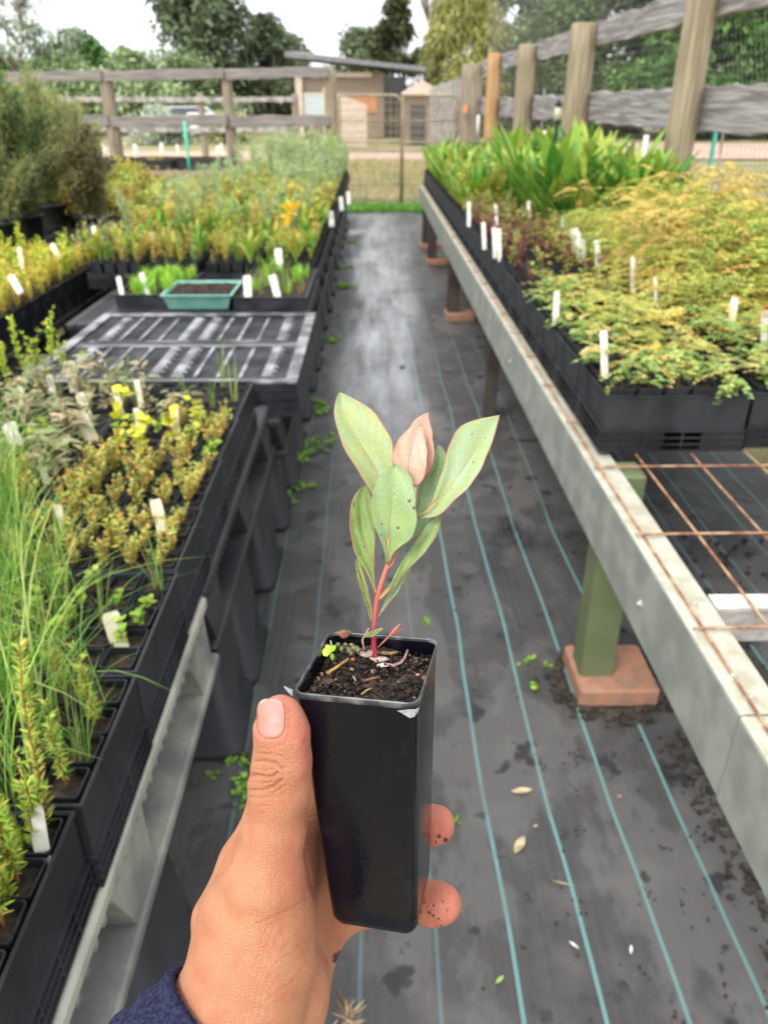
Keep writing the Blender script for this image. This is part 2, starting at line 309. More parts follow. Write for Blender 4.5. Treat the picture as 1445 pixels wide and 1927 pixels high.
# grass sward at the gate and dry grass beyond the fences
mb = MB(); n = 9000
B = np.stack([RNG.uniform(-.6, 1.3, n), RNG.uniform(12.7, 13.9, n), np.zeros(n)], 1); mb.leaves(B, RNG.normal(size=(n, 3)) * [.6, .6, .2] + [0, 0, .8], RNG.uniform(.05, .16, n), .012, pal(['#4f8a2c', '#6a9c3a', '#3c6f24', '#83a84c'], n), .3)
tag(mb.build('lawn_grass', 'leaf'), kind='stuff', label='short green grass at the foot of the gate', cat='grass')
mb = MB(); n = 26000
B = np.stack([np.concatenate([RNG.uniform(1.7, 9, n // 2), RNG.uniform(-9, 4, n // 2)]), np.concatenate([2 + 22 * RNG.random(n // 2) ** 1.3, RNG.uniform(14, 25, n // 2)]), np.full(n, -.02)], 1)
mb.leaves(B, RNG.normal(size=(n, 3)) * [.5, .5, .2] + [0, 0, 1], RNG.uniform(.12, .42, n), .012, pal(['#b5a274', '#8f8a55', '#a39a63', '#6f7d42', '#c3b184'], n), .3)
tag(mb.build('dry_grass', 'leaf'), kind='stuff', label='pale dry grass beyond the timber fence', cat='grass')
# ------------------------------------------------------------------ fences
def rail(p0, p1, h, t, m, mb=None):
    mb = mb or MB(); p0, p1 = np.array(p0, float), np.array(p1, float); n = 14; d = p1 - p0; L_ = np.linalg.norm(d); d /= L_; s = np.cross(d, [0, 0, 1]); s /= np.linalg.norm(s); u = np.cross(s, d); V = []
    for i in range(n + 1):
        c = p0 + (p1 - p0) * i / n + u * RNG.normal() * .004; hh = h / 2 * (1 + .06 * RNG.normal()); tt = t / 2; c1 = .006
        V += [c - s * tt + u * (-hh + c1), c - s * (tt - c1) - u * hh, c + s * (tt - c1) - u * hh, c + s * tt + u * (-hh + c1), c + s * tt + u * (hh - c1), c + s * (tt - c1) + u * hh, c - s * (tt - c1) + u * hh, c - s * tt + u * (hh - c1)]
    Q = [[i * 8 + k, i * 8 + (k + 1) % 8, (i + 1) * 8 + (k + 1) % 8, (i + 1) * 8 + k] for i in range(n) for k in range(8)]
    for b0, o in ((0, 1), (n * 8, -1)):
        f = [b0 + k for k in range(8)][::-o]; Q += [[f[0], f[1], f[2], f[3]], [f[0], f[3], f[4], f[7]], [f[4], f[5], f[6], f[7]]]
    return mb.add(V, Q, (1, 1, 1))
def roundpost(x, y, z0, z1, r, lean=(0, 0)):
    n = 12; zz = np.linspace(z0, z1, n); P = np.stack([x + lean[0] * (zz - z0), y + lean[1] * (zz - z0), zz], 1)
    rr = r * (1.04 - .08 * (zz - z0) / (z1 - z0)) * (1 + .015 * RNG.normal(size=n)); P = np.vstack([P, P[-1] + [0, 0, .012]]); rr = np.append(rr, r * .82)
    return MB().tube(P, rr, 20)
FX = 1.55
def fx(y): return 1.94 - .028 * y
fr = empty('post_and_rail_fence', (FX, 4, 0), label='weathered timber post and rail fence with wire netting beside the right bench', cat='fence')
posts = [(2.7, .085, 2.2, 'post'), (4.93, .083, 2.5, 'post'), (7.3, .108, 2.03, 'post'), (9.52, .10, 2.02, 'post'), (11.6, .088, 2.05, 'post2')]
for y, r, zt, m_ in posts: part(roundpost(fx(y) - .02, y, -.03, zt, r, (.0, 0)), 'post', m_, fr, True)
ys = [.3, 2.7, 4.93, 7.3, 9.52, 11.6, 13.3]
for a, b_ in zip(ys[:-1], ys[1:]):
    part(rail((fx(a) + .1, a + .02, 1.965), (fx(b_) + .1, b_ - .02, 1.965), .17, .05, 'railY'), 'rail', 'railY', fr)
    part(rail((fx(a) + .1, a + .02, 1.435), (fx(b_) + .1, b_ - .02, 1.435), .22, .05, 'railY'), 'rail', 'railY', fr)
# hexagonal wire netting on it
mb = MB(); cw, chh = .055, .048; ny, nz = int(11.5 / cw), int(2.3 / chh); seg = []
for j in range(nz):
    for i in range(ny):
        y = 2 + i * cw + (j % 2) * cw / 2; z = .75 + j * chh
        if y > 13.2: continue
        a = (y, z); b_ = (y, z + chh * .45); seg += [(a, b_), (b_, (y + cw / 2, z + chh)), (b_, (y - cw / 2, z + chh))]
sg = np.array(seg); A = np.stack([fx(sg[:, 0, 0]) + .135, sg[:, 0, 0], sg[:, 0, 1]], 1); B2 = np.stack([fx(sg[:, 1, 0]) + .135, sg[:, 1, 0], sg[:, 1, 1]], 1)
dd = B2 - A; dd /= np.linalg.norm(dd, axis=1)[:, None]; sx_ = np.array([1., 0, 0]); sy_ = np.cross(dd, sx_); rw = .0011
V = np.concatenate([np.stack([P + rw * (math.cos(a) * sx_ + math.sin(a) * sy_) for a in (0, 2.1, 4.2)], 1) for P in (A, B2)], 1).reshape(-1, 3); k = np.arange(len(sg))[:, None] * 6
mb.add(V, np.concatenate([k + np.array(q) for q in ((0, 1, 4, 3), (1, 2, 5, 4), (2, 0, 3, 5))])); part(mb, 'wire_netting', 'wire', fr)
# far fence on the gate line, with a strainer post and palings continuing beyond
ff = empty('post_and_rail_fence', (-4, 13.4, 0), label='grey two-rail timber fence crossing behind the left-hand plants', cat='fence')
GP = [(-9.6, .1), (-7.4, .1), (-5.8, .1), (-4.02, .105), (-2.2, .085), (-.63, .1)]
for x, r in GP: part(roundpost(x, 13.4, -.03, 1.93, r), 'post', 'post3' if x < -2 else 'post', ff, True)
for (a, _), (b_, _) in zip(GP[:-1], GP[1:]):
    part(rail((a + .02, 13.29, 1.85 + (a + 4) * .012), (b_ - .02, 13.29, 1.86 + (b_ + 4) * .014), .14, .05, 'railX'), 'rail', 'railX', ff)
    part(rail((a + .02, 13.29, 1.24), (b_ - .02, 13.29, 1.26), .15, .05, 'railX'), 'rail', 'railX', ff)
tag(roundpost(1.52, 13.35, -.03, 2.0, .17).build('strainer_post', 'post3', None, True), 'thick grey corner post beside the gate', 'post')
fb = empty('post_and_rail_fence', (-5, 25, 0), label='pale thin post and rail fence in the paddock past the grey fence', cat='fence')
for x in (-13, -9.4, -7.5, -4.9, -2.2): part(roundpost(x, 25, -.03, 1.75, .1), 'post', 'post3', fb, True)
for a, b_ in ((-13, -9.4), (-9.4, -7.5), (-7.5, -4.9), (-4.9, -2.2)):
    for z in (1.62, .85): part(rail((a, 24.88, z), (b_, 24.88, z), .13, .05, 'railX'), 'rail', 'greywood', fb)
pf = empty('paling_fence', (1.6, 16, 0), label='grey upright paling fence running away beyond the gate post', cat='fence')
mb = MB()
for i in range(62):
    y = 14 + i * .17; mb.box((1.62 + .01 * RNG.normal(), y, .96 + .02 * RNG.normal()), (.02, .12, 1.9))
part(mb, 'palings', 'greywood', pf); part(MB().b6(1.64, 1.69, 13.9, 24.5, 1.4, 1.5).b6(1.64, 1.69, 13.9, 24.5, .45, .55), 'rail', 'greywood', pf)
# gate of two tube-framed leaves with welded mesh
gt = empty('farm_gate', (.4, 13.4, 0), label='tall rusty tube gate with welded mesh closing the far end of the path', cat='gate')
for gx0, gx1 in ((-.5, .455), (.475, 1.33)):
    mb = MB(); c = .12; P = [(gx0, 13.4, .05), (gx0, 13.4, 1.58), (gx0, 13.4, 1.60), (gx1 - .1, 13.4, 1.6), (gx1 - .03, 13.4, 1.56), (gx1, 13.4, 1.48), (gx1, 13.4, .05)]
    mb.tube(P, .02, 8); mb.tube([(gx0, 13.4, .05), (gx1, 13.4, .05)], .018); part(mb, 'leaf_frame', 'gate', gt, True)
    for z in (.35, .83, .95, 1.25): part(MB().tube([(gx0, 13.4, z), (gx1, 13.4, z)], .014, 6), 'crossbar', 'gate', gt, True)
    mb = MB(); x = gx0 + .05
    while x < gx1: mb.tube([(x, 13.4, .05), (x, 13.4, 1.59)], .0042, 4); x += .045
    for z in np.concatenate([np.arange(.08, .35, .04), np.arange(.4, 1.58, .1)]): mb.tube([(gx0, 13.4, z), (gx1, 13.4, z)], .0042, 4)
    part(mb, 'gate_mesh', 'gate', gt)
# ------------------------------------------------------------------ house, shed, cars
hs_ = empty('house', (-1, 45, 0), label='low house with skillion metal roof and orange timber wall beyond the gate', cat='house')
part(MB().b6(-3.7, .6, 45, 51, 0, 2.98), 'wall', 'cladgrey', hs_)
part(MB().b6(-3.9, -3.55, 44.8, 45, 0, 3.1).b6(-3.5, -.0, 44.86, 44.97, 2.75, 2.97), 'trim', 'beige', hs_)
part(MB().b6(-2.2, .25, 44.93, 44.997, 1.15, 1.95), 'orange_panel', 'clad', hs_)
part(MB().b6(.6, 1.6, 45.6, 51, 0, 2.8), 'wall', 'darkgl', hs_)
mb = MB()
for x in (.62, .95, 1.28, 1.58): mb.b6(x, x + .05, 45.5, 45.58, 0, 2.8)
part(mb, 'window_frame', 'cladgrey', hs_)
part(MB().b6(-3.4, -2.35, 44.92, 44.995, 1.0, 1.95), 'window', 'blind', hs_)
part(MB().b6(-3.5, -3.4, 44.9, 44.99, .95, 2.0).b6(-2.35, -2.25, 44.9, 44.99, .95, 2.0).b6(-3.5, -2.25, 44.89, 44.99, 1.95, 2.05).b6(-3.5, -2.25, 44.89, 44.99, .9, 1.0), 'window_frame', 'white', hs_)
mb = MB(); mb.add([(-4.3, 44.2, 3.62), (2.7, 44.2, 2.98), (2.7, 52, 3.1), (-4.3, 52, 3.8), (-4.3, 44.2, 3.84), (2.7, 44.2, 3.2), (2.7, 52, 3.5), (-4.3, 52, 4.25)], [[3, 2, 1, 0], [4, 5, 6, 7], [0, 1, 5, 4], [1, 2, 6, 5], [2, 3, 7, 6], [3, 0, 4, 7]])
part(mb, 'roof', 'roof', hs_); part(MB().b6(-2.0, -1.95, 46, 46.05, 3.8, 5.2), 'aerial', 'wire', hs_)
sh = empty('garden_shed', (2.3, 36, 0), label='small beige gabled shed roof between the house and palings', cat='shed')
part(MB().b6(1.35, 2.8, 36, 38, 0, 1.89), 'wall', 'cladgrey', sh); part(MB().b6(1.6, 2.2, 35.95, 35.99, 0, 1.5), 'door', 'darkgl', sh)
part(MB().add([(1.15, 35.7, 1.9), (2.95, 35.7, 1.9), (2.05, 35.7, 2.4), (1.15, 38.2, 1.9), (2.95, 38.2, 1.9), (2.05, 38.2, 2.4)], ([[0, 1, 2], [5, 4, 3]], [[0, 2, 5, 3], [1, 4, 5, 2], [0, 3, 4, 1]])), 'roof', 'beige', sh)
pn = MB(); pn.add([(-1.9, 34, 0), (-.2, 34, 0), (-.2, 34, 1.5), (-1.9, 34, 2.1), (-1.9, 34.2, 0), (-.2, 34.2, 0), (-.2, 34.2, 1.5), (-1.9, 34.2, 2.1)], [[0, 1, 2, 3], [7, 6, 5, 4], [0, 4, 5, 1], [3, 2, 6, 7], [0, 3, 7, 4], [1, 5, 6, 2]])
thing1(pn, 'screen_wall', 'beige', label='sloping-topped beige screen wall in front of the house', cat='screen wall')
def car(x, y, L_=4.3, name='parked_car', lab='', rz=0, h=1.45):
    r = empty(name, (x, y, 0), rz, label=lab, cat='car', group='white vehicles parked behind the far fence'); prof = [(-.5, .28), (-.5, .62), (-.42, .70), (-.24, .74), (-.12, 1.0), (.30, 1.0), (.43, .72), (.5, .66), (.5, .28)]
    V = []; n = len(prof)
    for sd_ in (-1, 1):
        for px, pz in prof: V.append((px * L_, sd_ * (.85 if pz < .8 else .66), pz * h))
    Q = [[i, (i + 1) % n, n + (i + 1) % n, n + i] for i in range(n)]; T = [[0, i + 1, i] for i in range(1, n - 1)] + [[n, n + i, n + i + 1] for i in range(1, n - 1)]
    MB().add(V, (Q, T)).build('body', 'carw', r)
    MB().add([(-.21 * L_, -.83, .76 * h), (-.13 * L_, -.69, .96 * h), (.29 * L_, -.69, .96 * h), (.40 * L_, -.83, .76 * h)], [[3, 2, 1, 0]]).build('window', 'darkgl', r, loc=(0, -.03, 0))
    MB().add([(-.235 * L_, -.72, .76 * h), (-.135 * L_, -.6, .97 * h), (-.135 * L_, .6, .97 * h), (-.235 * L_, .72, .76 * h)], [[0, 1, 2, 3]]).build('windscreen', 'darkgl', r, loc=(-.02, 0, .01))
    for wx in (-.32, .3):
        for wy in (-.8, .8): MB().tube([(wx * L_, wy - .1, .31), (wx * L_, wy + .1, .31)], .31, 16).build('wheel', 'rubber', r)
    return r
car(-9.9, 45, lab='white car with dark side windows behind the left end of the far fence', rz=.1)
car(-8.0, 41, lab='low white car nearest the far fence, beside the bluish shrubs', rz=-.1, h=1.2, L_=3.9)
# ------------------------------------------------------------------ trees
def tree(x, y, h, r, cols, lab, n=9000, name='tree', z0=.25, leaf=.22, dens=1., trunkr=.18, clumps=34, group='trees behind the nursery', shape=1., vert=False, lean=0, open_=.55, cat='tree'):
    rt = empty(name, (x, y, 0), label=lab, cat=cat, group=group); tr = MB(); tb = h * z0
    zt = np.linspace(0, h * .92, 8); P = np.stack([np.cumsum(RNG.normal(size=8)) * .08 * r + lean * zt, np.cumsum(RNG.normal(size=8)) * .08 * r, zt], 1); P[0, :2] = 0
    tr.tube(P, trunkr * (1.05 - zt / h), 8); cl = []
    for i in range(clumps):
        u = RNG.random() ** .8; z = tb + (h - tb) * u; prof = math.sin(math.pi * min(1, (u * .86 + .14)) ** shape); a = RNG.random() * 6.283; rr = r * (.25 + .75 * math.sqrt(RNG.random())) * max(.12, prof)
        c = np.array([rr * math.cos(a) + lean * z, rr * math.sin(a), z]); cl.append((c, r * (.20 + .17 * RNG.random())))
        k = min(7, int(max(0, z * .8 - .3 * rr) / (h * .92) * 7)); m_ = (P[k] + c) / 2 + [0, 0, -.05 * r]; tr.tube([P[k], m_, c], [trunkr * .35, trunkr * .2, trunkr * .07], 5, cap=False)
    tr.build('trunk', 'trunk', rt, True); mb = MB(); per = n // clumps
    for c, cr_ in cl:
        g = RNG.normal(size=(per, 3)); g /= np.linalg.norm(g, axis=1)[:, None]; g *= (RNG.random((per, 1)) ** open_) * cr_ * np.array([1.15, 1.15, .8 if not vert else 1.6]); B = c + g
        D = RNG.normal(size=(per, 3)) + (g / cr_) * .8 + ([0, 0, -1.6] if vert else [0, 0, .1]); shade = .8 + .4 * RNG.random()
        mb.leaves(B, D, 1.35 * leaf * (.6 + .8 * RNG.random(per)), 1.3 * leaf * (.5 if not vert else .22), pal(cols, per, .22) * shade, .2)
    mb.build('crown', 'crown', rt); return rt
DK = ['#6a765c', '#767f62', '#5e6a54', '#84906c']; MD = ['#84956e', '#93a476', '#768862', '#a2b084']; LT = ['#94a06c', '#a3a878', '#838f60', '#b0b086']; GB = ['#9ba594', '#b0b8a8', '#889480', '#c0c5b5']  # far haze painted into the leaf colours: greens lightened and greyed
TL_ = (
 (-9.9, 58, 13, 3.6, DK, 'tall dark tree rising above the fence left of the house', 20000, dict(z0=.10, clumps=70, leaf=.34, shape=.8)),
 (-7.0, 60, 6.8, 2.6, DK, 'low dark tree touching the left end of the house roof', 8000, dict(z0=.0)),
 (-19.5, 50, 8.2, 2.8, GB, 'thin grey airy tree second from the left edge', 4600, dict(z0=.25, clumps=30, leaf=.2, open_=1)),
 (-25.0, 46, 8.6, 3.4, GB, 'thin grey airy tree at the left edge', 5600, dict(z0=.2, clumps=34, leaf=.2, open_=1)),
 (-29, 52, 4.4, 4.4, MD, 'leftmost mid green bushy tree in the row behind the fence', 12000, dict(z0=0, leaf=.3)),
 (-23.5, 54, 4.2, 4.2, MD, 'bushy mid green tree below the leftmost airy tree', 12000, dict(z0=0, leaf=.3)),
 (-18.2, 55, 5.0, 3.6, ['#5c8048', '#6b8f55', '#4c6f3c'], 'fresh green rounded tree halfway along the left tree row', 12000, dict(z0=0, leaf=.3)),
 (-14.2, 53, 3.9, 3.2, MD, 'mid green bushy tree left of the tall dark tree', 10000, dict(z0=0, leaf=.3)),
 (-6.0, 66, 5.4, 3, DK, 'dark bushy tree behind the left end of the house', 8000, dict(z0=0, leaf=.3)),
 (-.8, 75, 7.4, 2.8, DK, 'dark rounded tree showing over the house roof', 9000, dict(z0=0, leaf=.3)),
 (1.6, 62, 7.6, 2.6, ['#59603e', '#6a6f48', '#494f34'], 'dark olive tree over the right end of the house roof', 12000, dict(z0=0, leaf=.3)),
 (4.7, 47, 6.9, 2.5, ['#8a8c4e', '#9a9a5a', '#777c45', '#a8a46a'], 'pale olive rounded tree right of the house', 16000, dict(z0=.0, leaf=.26, vert=True, clumps=44)),
 (4.0, 52, 13, 2.6, ['#a4a484', '#b8b498', '#909472'], 'tall bare airy tree above the pale olive tree', 3600, dict(z0=.4, clumps=30, leaf=.16, open_=1., vert=True)),
 (-11, 50, 3.8, 3.2, MD, 'low green bush in front of the tall dark tree', 7000, dict(z0=0, leaf=.24)),
 (-9.2, 37, 1.25, 1.5, GB, 'low pale grey-green bush hiding most of the white cars', 3000, dict(z0=0, leaf=.14)),
 (-6.4, 38, 1.15, 1.1, ['#a8a878', '#b8b490', '#949868'], 'low straw-coloured bush beside the white cars', 2200, dict(z0=0, leaf=.14)),
 (-17, 49, 3.4, 3.6, MD, 'low olive bush below the fresh green tree', 7000, dict(z0=0, leaf=.24)),
 (-24, 48, 3.6, 4, ['#7f8858', '#8f9464', '#6f7a4c'], 'low dull green bush at the far left behind the fence', 8000, dict(z0=0, leaf=.24)),
 (8.6, 54, 10.5, 3.4, MD, 'feathery green tree left of the big dark trees', 14000, dict(z0=.0, leaf=.3, clumps=44)),
 (13, 52, 14.5, 5, DK, 'big dark evergreen over the third fence post', 34000, dict(z0=.0, leaf=.36, clumps=80)),
 (20, 50, 16, 5.6, ['#4c6242', '#587046', '#44583c', '#66804c'], 'big dark evergreen between the two nearest fence posts', 38000, dict(z0=.0, leaf=.36, clumps=90)),
 (27.5, 46, 15, 5.2, ['#546548', '#64754e', '#4a5a40'], 'big dark tree behind the nearest fence post', 32000, dict(z0=.0, leaf=.36, clumps=80)),
 (33, 43, 12, 5., ['#525c38', '#72723e', '#82743a', '#42502e'], 'sparse olive tree at the right edge with sky through it', 14000, dict(z0=.0, leaf=.32, clumps=50)),
 (10.2, 47, 5.8, 3.4, ['#5e7142', '#6d824b', '#4e623a'], 'low green bush under the big dark evergreens', 12000, dict(z0=0, leaf=.28)),
 (16.5, 44, 5.8, 4, ['#527239', '#628442', '#446430'], 'mid green bush along the far road edge', 14000, dict(z0=0, leaf=.28)),
 (23, 41.5, 5.4, 4.2, ['#52633a', '#657544', '#42532f'], 'low olive bush along the far road edge at the right', 14000, dict(z0=0, leaf=.28)),
 (29, 39, 5.2, 4, ['#5a653c', '#6f7846', '#4a5830'], 'olive bush beside the road at the right edge', 12000, dict(z0=0, leaf=.28)))
for x, y, h, r, c, l_, n_t, kw in TL_: tree(x, y, h, r, c, l_, n_t, trunkr=.3 if h > 12 else .18, **kw)
# ================================================================== RIGHT BENCH
BX0, BX1, BZ = .527, 1.70, .67
rb = empty('nursery_bench', (BX0, 4, 0), label='galvanised steel nursery bench topped with rusty mesh, right of the path', cat='bench')
def cbeam(y0, y1, x=BX0, flip=1, zb=.504):
    mb = MB(); prof = [(0, zb), (0, BZ - .006), (.0018, BZ - .002), (.006, BZ), (.068, BZ), (.068, BZ - .0025), (.008, BZ - .0025), (.0025, BZ - .008), (.0025, zb)]
    ny = max(2, int((y1 - y0) / .1)); yy = np.linspace(y0, y1, ny); V = np.array([[x + flip * a, y + 0, z] for y in yy for a, z in prof]); n = len(prof)
    Q = [[i * n + k, i * n + (k + 1) % n, (i + 1) * n + (k + 1) % n, (i + 1) * n + k] for i in range(ny - 1) for k in range(n)]
    Q = np.array(Q)[:, ::-1] if flip > 0 else np.array(Q)
    mats = [0 if k in (0, 1, 7, 8) else 1 for i in range(ny - 1) for k in range(n)]; mats = np.array(mats)
    mb.add(V, Q[mats == 0], mi=0); f = Q[mats == 1]; mb.F.append(f); mb.M.append(np.full(len(f), 1)); return mb
b1 = part(cbeam(.842, 9.35), 'beam', ['galv', 'galvtop'], rb); b2 = part(cbeam(-.4, .838, BX0 - .002), 'beam', ['galv', 'galvtop'], rb)
part(cbeam(-.4, 9.35, BX1, -1), 'beam', ['galv', 'galvtop'], rb)
def bolt(x, y, par, r=.0075, side=False):
    mb = MB()
    if side: mb.tube([(x, y, .575), (x - .0016, y, .575)], r * 1.1, 14); mb.tube([(x - .0016, y, .575), (x - .006, y, .575), (x - .0075, y, .575)], [r * .55, r * .5, r * .2], 6)
    else: mb.tube([(x, y, BZ), (x, y, BZ + .0016)], r * 1.25, 16); mb.tube([(x, y, BZ + .0016), (x, y, BZ + .0055), (x, y, BZ + .0065)], [r * .62, r * .58, r * .3], 6)
    part(mb, 'bolt', 'galvtop', par, True)
for px, py in ((1304, 1140), (1378, 1275), (1411, 1315)): p = on_z(px, py, BZ); bolt(p[0], p[1], b1)
p = on_z(1440, 1362, BZ); bolt(p[0], p[1], b2); bolt(.56, .72, b2); bolt(BX0, 1.26, b1, .008, True); bolt(BX0, 2.9, b1, .008, True)
# timber cross joists
for y in (1.13, 2.95, 4.8, 6.6, 8.4):
    part(MB().bb(BX0 + .072, BX1 - .07, y - .022, y + .022, BZ - .075, BZ - .004, .003), 'joist', 'greywood', rb)
    part(MB().b6(BX0 + .074, BX1 - .072, y - .0215, y + .0215, BZ - .0035, BZ - .0005), 'joist_top', 'white', rb)
# mesh panel
mb = MB(); wr_ = .0028
xs = [.548, .662, .80, .938, 1.08, 1.22, 1.36, 1.5, 1.62]
for x in xs:
    yy = np.linspace(.2, 9.3, 40); mb.tube(np.stack([x + .003 * np.sin(yy * 3 + x * 9), yy, np.full(40, BZ + .0035) + .0012 * np.sin(yy * 5 + x * 20)], 1), wr_, 6, cap=True)
y = 1.04
for y in [.42, .73, 1.042, 1.36, 1.69] + list(np.arange(2.0, 9.2, .31)):
    xx = np.linspace(.53, 1.68, 12); mb.tube(np.stack([xx, y + .004 * np.sin(xx * 6 + y), np.full(12, BZ + .0088) + .001 * np.sin(xx * 12)], 1), wr_, 6)
part(mb, 'steel_mesh', 'rust', rb, True)
# legs on brick blocks
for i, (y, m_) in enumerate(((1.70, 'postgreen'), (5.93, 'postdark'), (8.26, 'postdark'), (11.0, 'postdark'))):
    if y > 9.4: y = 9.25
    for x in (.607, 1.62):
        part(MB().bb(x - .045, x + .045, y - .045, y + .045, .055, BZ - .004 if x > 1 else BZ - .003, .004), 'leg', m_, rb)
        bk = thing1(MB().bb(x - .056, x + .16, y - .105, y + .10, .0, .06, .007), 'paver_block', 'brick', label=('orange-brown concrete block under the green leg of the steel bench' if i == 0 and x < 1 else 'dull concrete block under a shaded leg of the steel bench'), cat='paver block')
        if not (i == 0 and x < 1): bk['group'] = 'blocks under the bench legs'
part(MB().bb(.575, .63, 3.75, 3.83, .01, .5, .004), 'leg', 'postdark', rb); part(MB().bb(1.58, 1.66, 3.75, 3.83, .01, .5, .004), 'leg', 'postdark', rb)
# damp crumbs of soil round the near block and along the bench foot
mb = MB()
def crumbs(mb, c, n, sx, sy, r=.006):
    for i in range(n): mb.blob((c[0] + RNG.normal() * sx, c[1] + RNG.normal() * sy, r * .3), r * (.3 + .9 * RNG.random()) * np.array([1.2, 1, .5]), 0, (1, 1, 1), .4, 5, 3)
for k in range(340):
    a = RNG.random() * 6.28; rr = .125 + abs(RNG.normal()) * .022; mb.blob((.66 + rr * math.cos(a) * 1.05, 1.70 + rr * math.sin(a), .003), .005 + .009 * RNG.random(), 0, (1, 1, 1), .5, 5, 3)
for k in range(420): mb.blob((.80 + RNG.normal() * .025 + .03 * math.sin(k * .05), RNG.uniform(.4, 1.5), .002), .003 + .008 * RNG.random() ** 2, 0, (1, 1, 1), .5, 5, 3)
for k in range(300): mb.blob((RNG.uniform(.72, 1.5), RNG.uniform(1.2, 2.6), .002), .003 + .012 * RNG.random() ** 2, 0, (1, 1, 1), .5, 5, 3)
for k in range(30):
    cx_, cy_ = RNG.uniform(.30, .74), RNG.uniform(.75, 1.5)
    for q_ in range(RNG.integers(3, 12)): mb.blob((cx_ + RNG.normal() * .012, cy_ + RNG.normal() * .016, .001), .0012 + .003 * RNG.random() ** 2, 0, (1, 1, 1), .5, 5, 3)
for k in range(260): mb.blob((RNG.uniform(-.2, .75), RNG.uniform(.6, 3.5), .001), .001 + .004 * RNG.random() ** 3, 0, (1, 1, 1), .5, 5, 3)
tag(mb.build('spilt_soil', 'mud'), kind='stuff', label='dark crumbs of spilt soil on the woven mat', cat='soil')
# ================================================================== TRAYS AND POTS
def tray_mesh(w, d, h, solid=False, name='crate'):
    """ribbed black carry tray, origin at the middle of its base"""
    mb = MB(); t = .0022; x, y = w / 2, d / 2
    mb.b6(-x, x, -y, y, 0, .003)
    if solid:
        for a in ((-x, x, -y, -y + t), (-x, x, y - t, y), (-x, -x + t, -y + t, y - t), (x - t, x, -y + t, y - t)): mb.b6(*a, .003, h)
        e = .006
        for a in ((-x - e, x + e, -y - e, -y), (-x - e, x + e, y, y + e), (-x - e, -x, -y, y), (x, x + e, -y, y)): mb.b6(*a, h - .004, h)
        return mb
    e = .0055; sf = .0535 / h if h > .09 else .66
    for a in ((-x, x, -y, -y + t), (-x, x, y - t, y), (-x, -x + t, -y + t, y - t), (x - t, x, -y + t, y - t)): mb.b6(*a, h * sf, h)
    for a in ((-x - .003, x + .003, -y - .003, -y), (-x - .003, x + .003, y, y + .003), (-x - .003, -x, -y, y), (x, x + .003, -y, y)): mb.b6(*a, h - .005, h + .0005)
    for z0 in (0.0, h * sf * .32, h * sf * .64, h * sf * .96):
        for a in ((-x - e, x + e, -y - e, -y + .001), (-x - e, x + e, y - .001, y + e), (-x - e, -x + .001, -y, y), (x - .001, x + e, -y, y)): mb.b6(*a, z0, z0 + .0038)
    nx = 7; ny = 5
    for i in range(nx + 1):
        cx = -x + (2 * x - .004) * i / nx
        for yy in (-y - e * .7, y + e * .7 - .003): mb.b6(cx, cx + .004, yy, yy + .003, 0.001, h * sf)
    for i in range(ny + 1):
        cy = -y + (2 * y - .004) * i / ny
        for xx in (-x - e * .7, x + e * .7 - .003): mb.b6(xx, xx + .003, cy, cy + .004, 0.001, h * sf)
    for i in (0, 1, 2, 5, 6):
        cx0 = -x + 2 * x * i / nx; cx1 = -x + 2 * x * (i + 1) / nx
        for yy in (-y, y - t): mb.b6(cx0, cx1, yy, yy + t, .002, h * sf)
    for i in (0, 4):
        c0 = -y + 2 * y * i / ny; c1 = -y + 2 * y * (i + 1) / ny
        for xx in (-x, x - t): mb.b6(xx, xx + t, c0, c1, .002, h * sf)
    return mb
def pot_mesh(w, h, taper=.8, t=.0012, rim=.0015):
    """open square tube pot, origin at base; returns MB"""
    mb = MB(); lv = [(0, w / 2 * taper), (h - .006, w / 2 - rim), (h - .006, w / 2), (h, w / 2), (h, w / 2 - t * 1.6), (h - .02, w / 2 - t * 2 - rim)]
    V = []
    for z, r in lv:
        c = r * .14; V += [(-r + c, -r, z), (r - c, -r, z), (r, -r + c, z), (r, r - c, z), (r - c, r, z), (-r + c, r, z), (-r, r - c, z), (-r, -r + c, z)]
    Q = [[i * 8 + k, i * 8 + (k + 1) % 8, (i + 1) * 8 + (k + 1) % 8, (i + 1) * 8 + k] for i in range(len(lv) - 1) for k in range(8)]
    return mb.add(V, Q)
def soil_mesh(w, h, n=6):
    r = w / 2 - .0045; X, Y = np.meshgrid(np.linspace(-r, r, n), np.linspace(-r, r, n)); V = np.stack([X, Y, h - .012 + RNG.normal(size=X.shape) * .0015], -1).reshape(-1, 3)
    I, J = np.meshgrid(np.arange(n - 1), np.arange(n - 1)); a = (J * n + I).ravel(); return MB().add(V, np.stack([a, a + 1, a + n + 1, a + n], 1), lin('#4a3a30'))
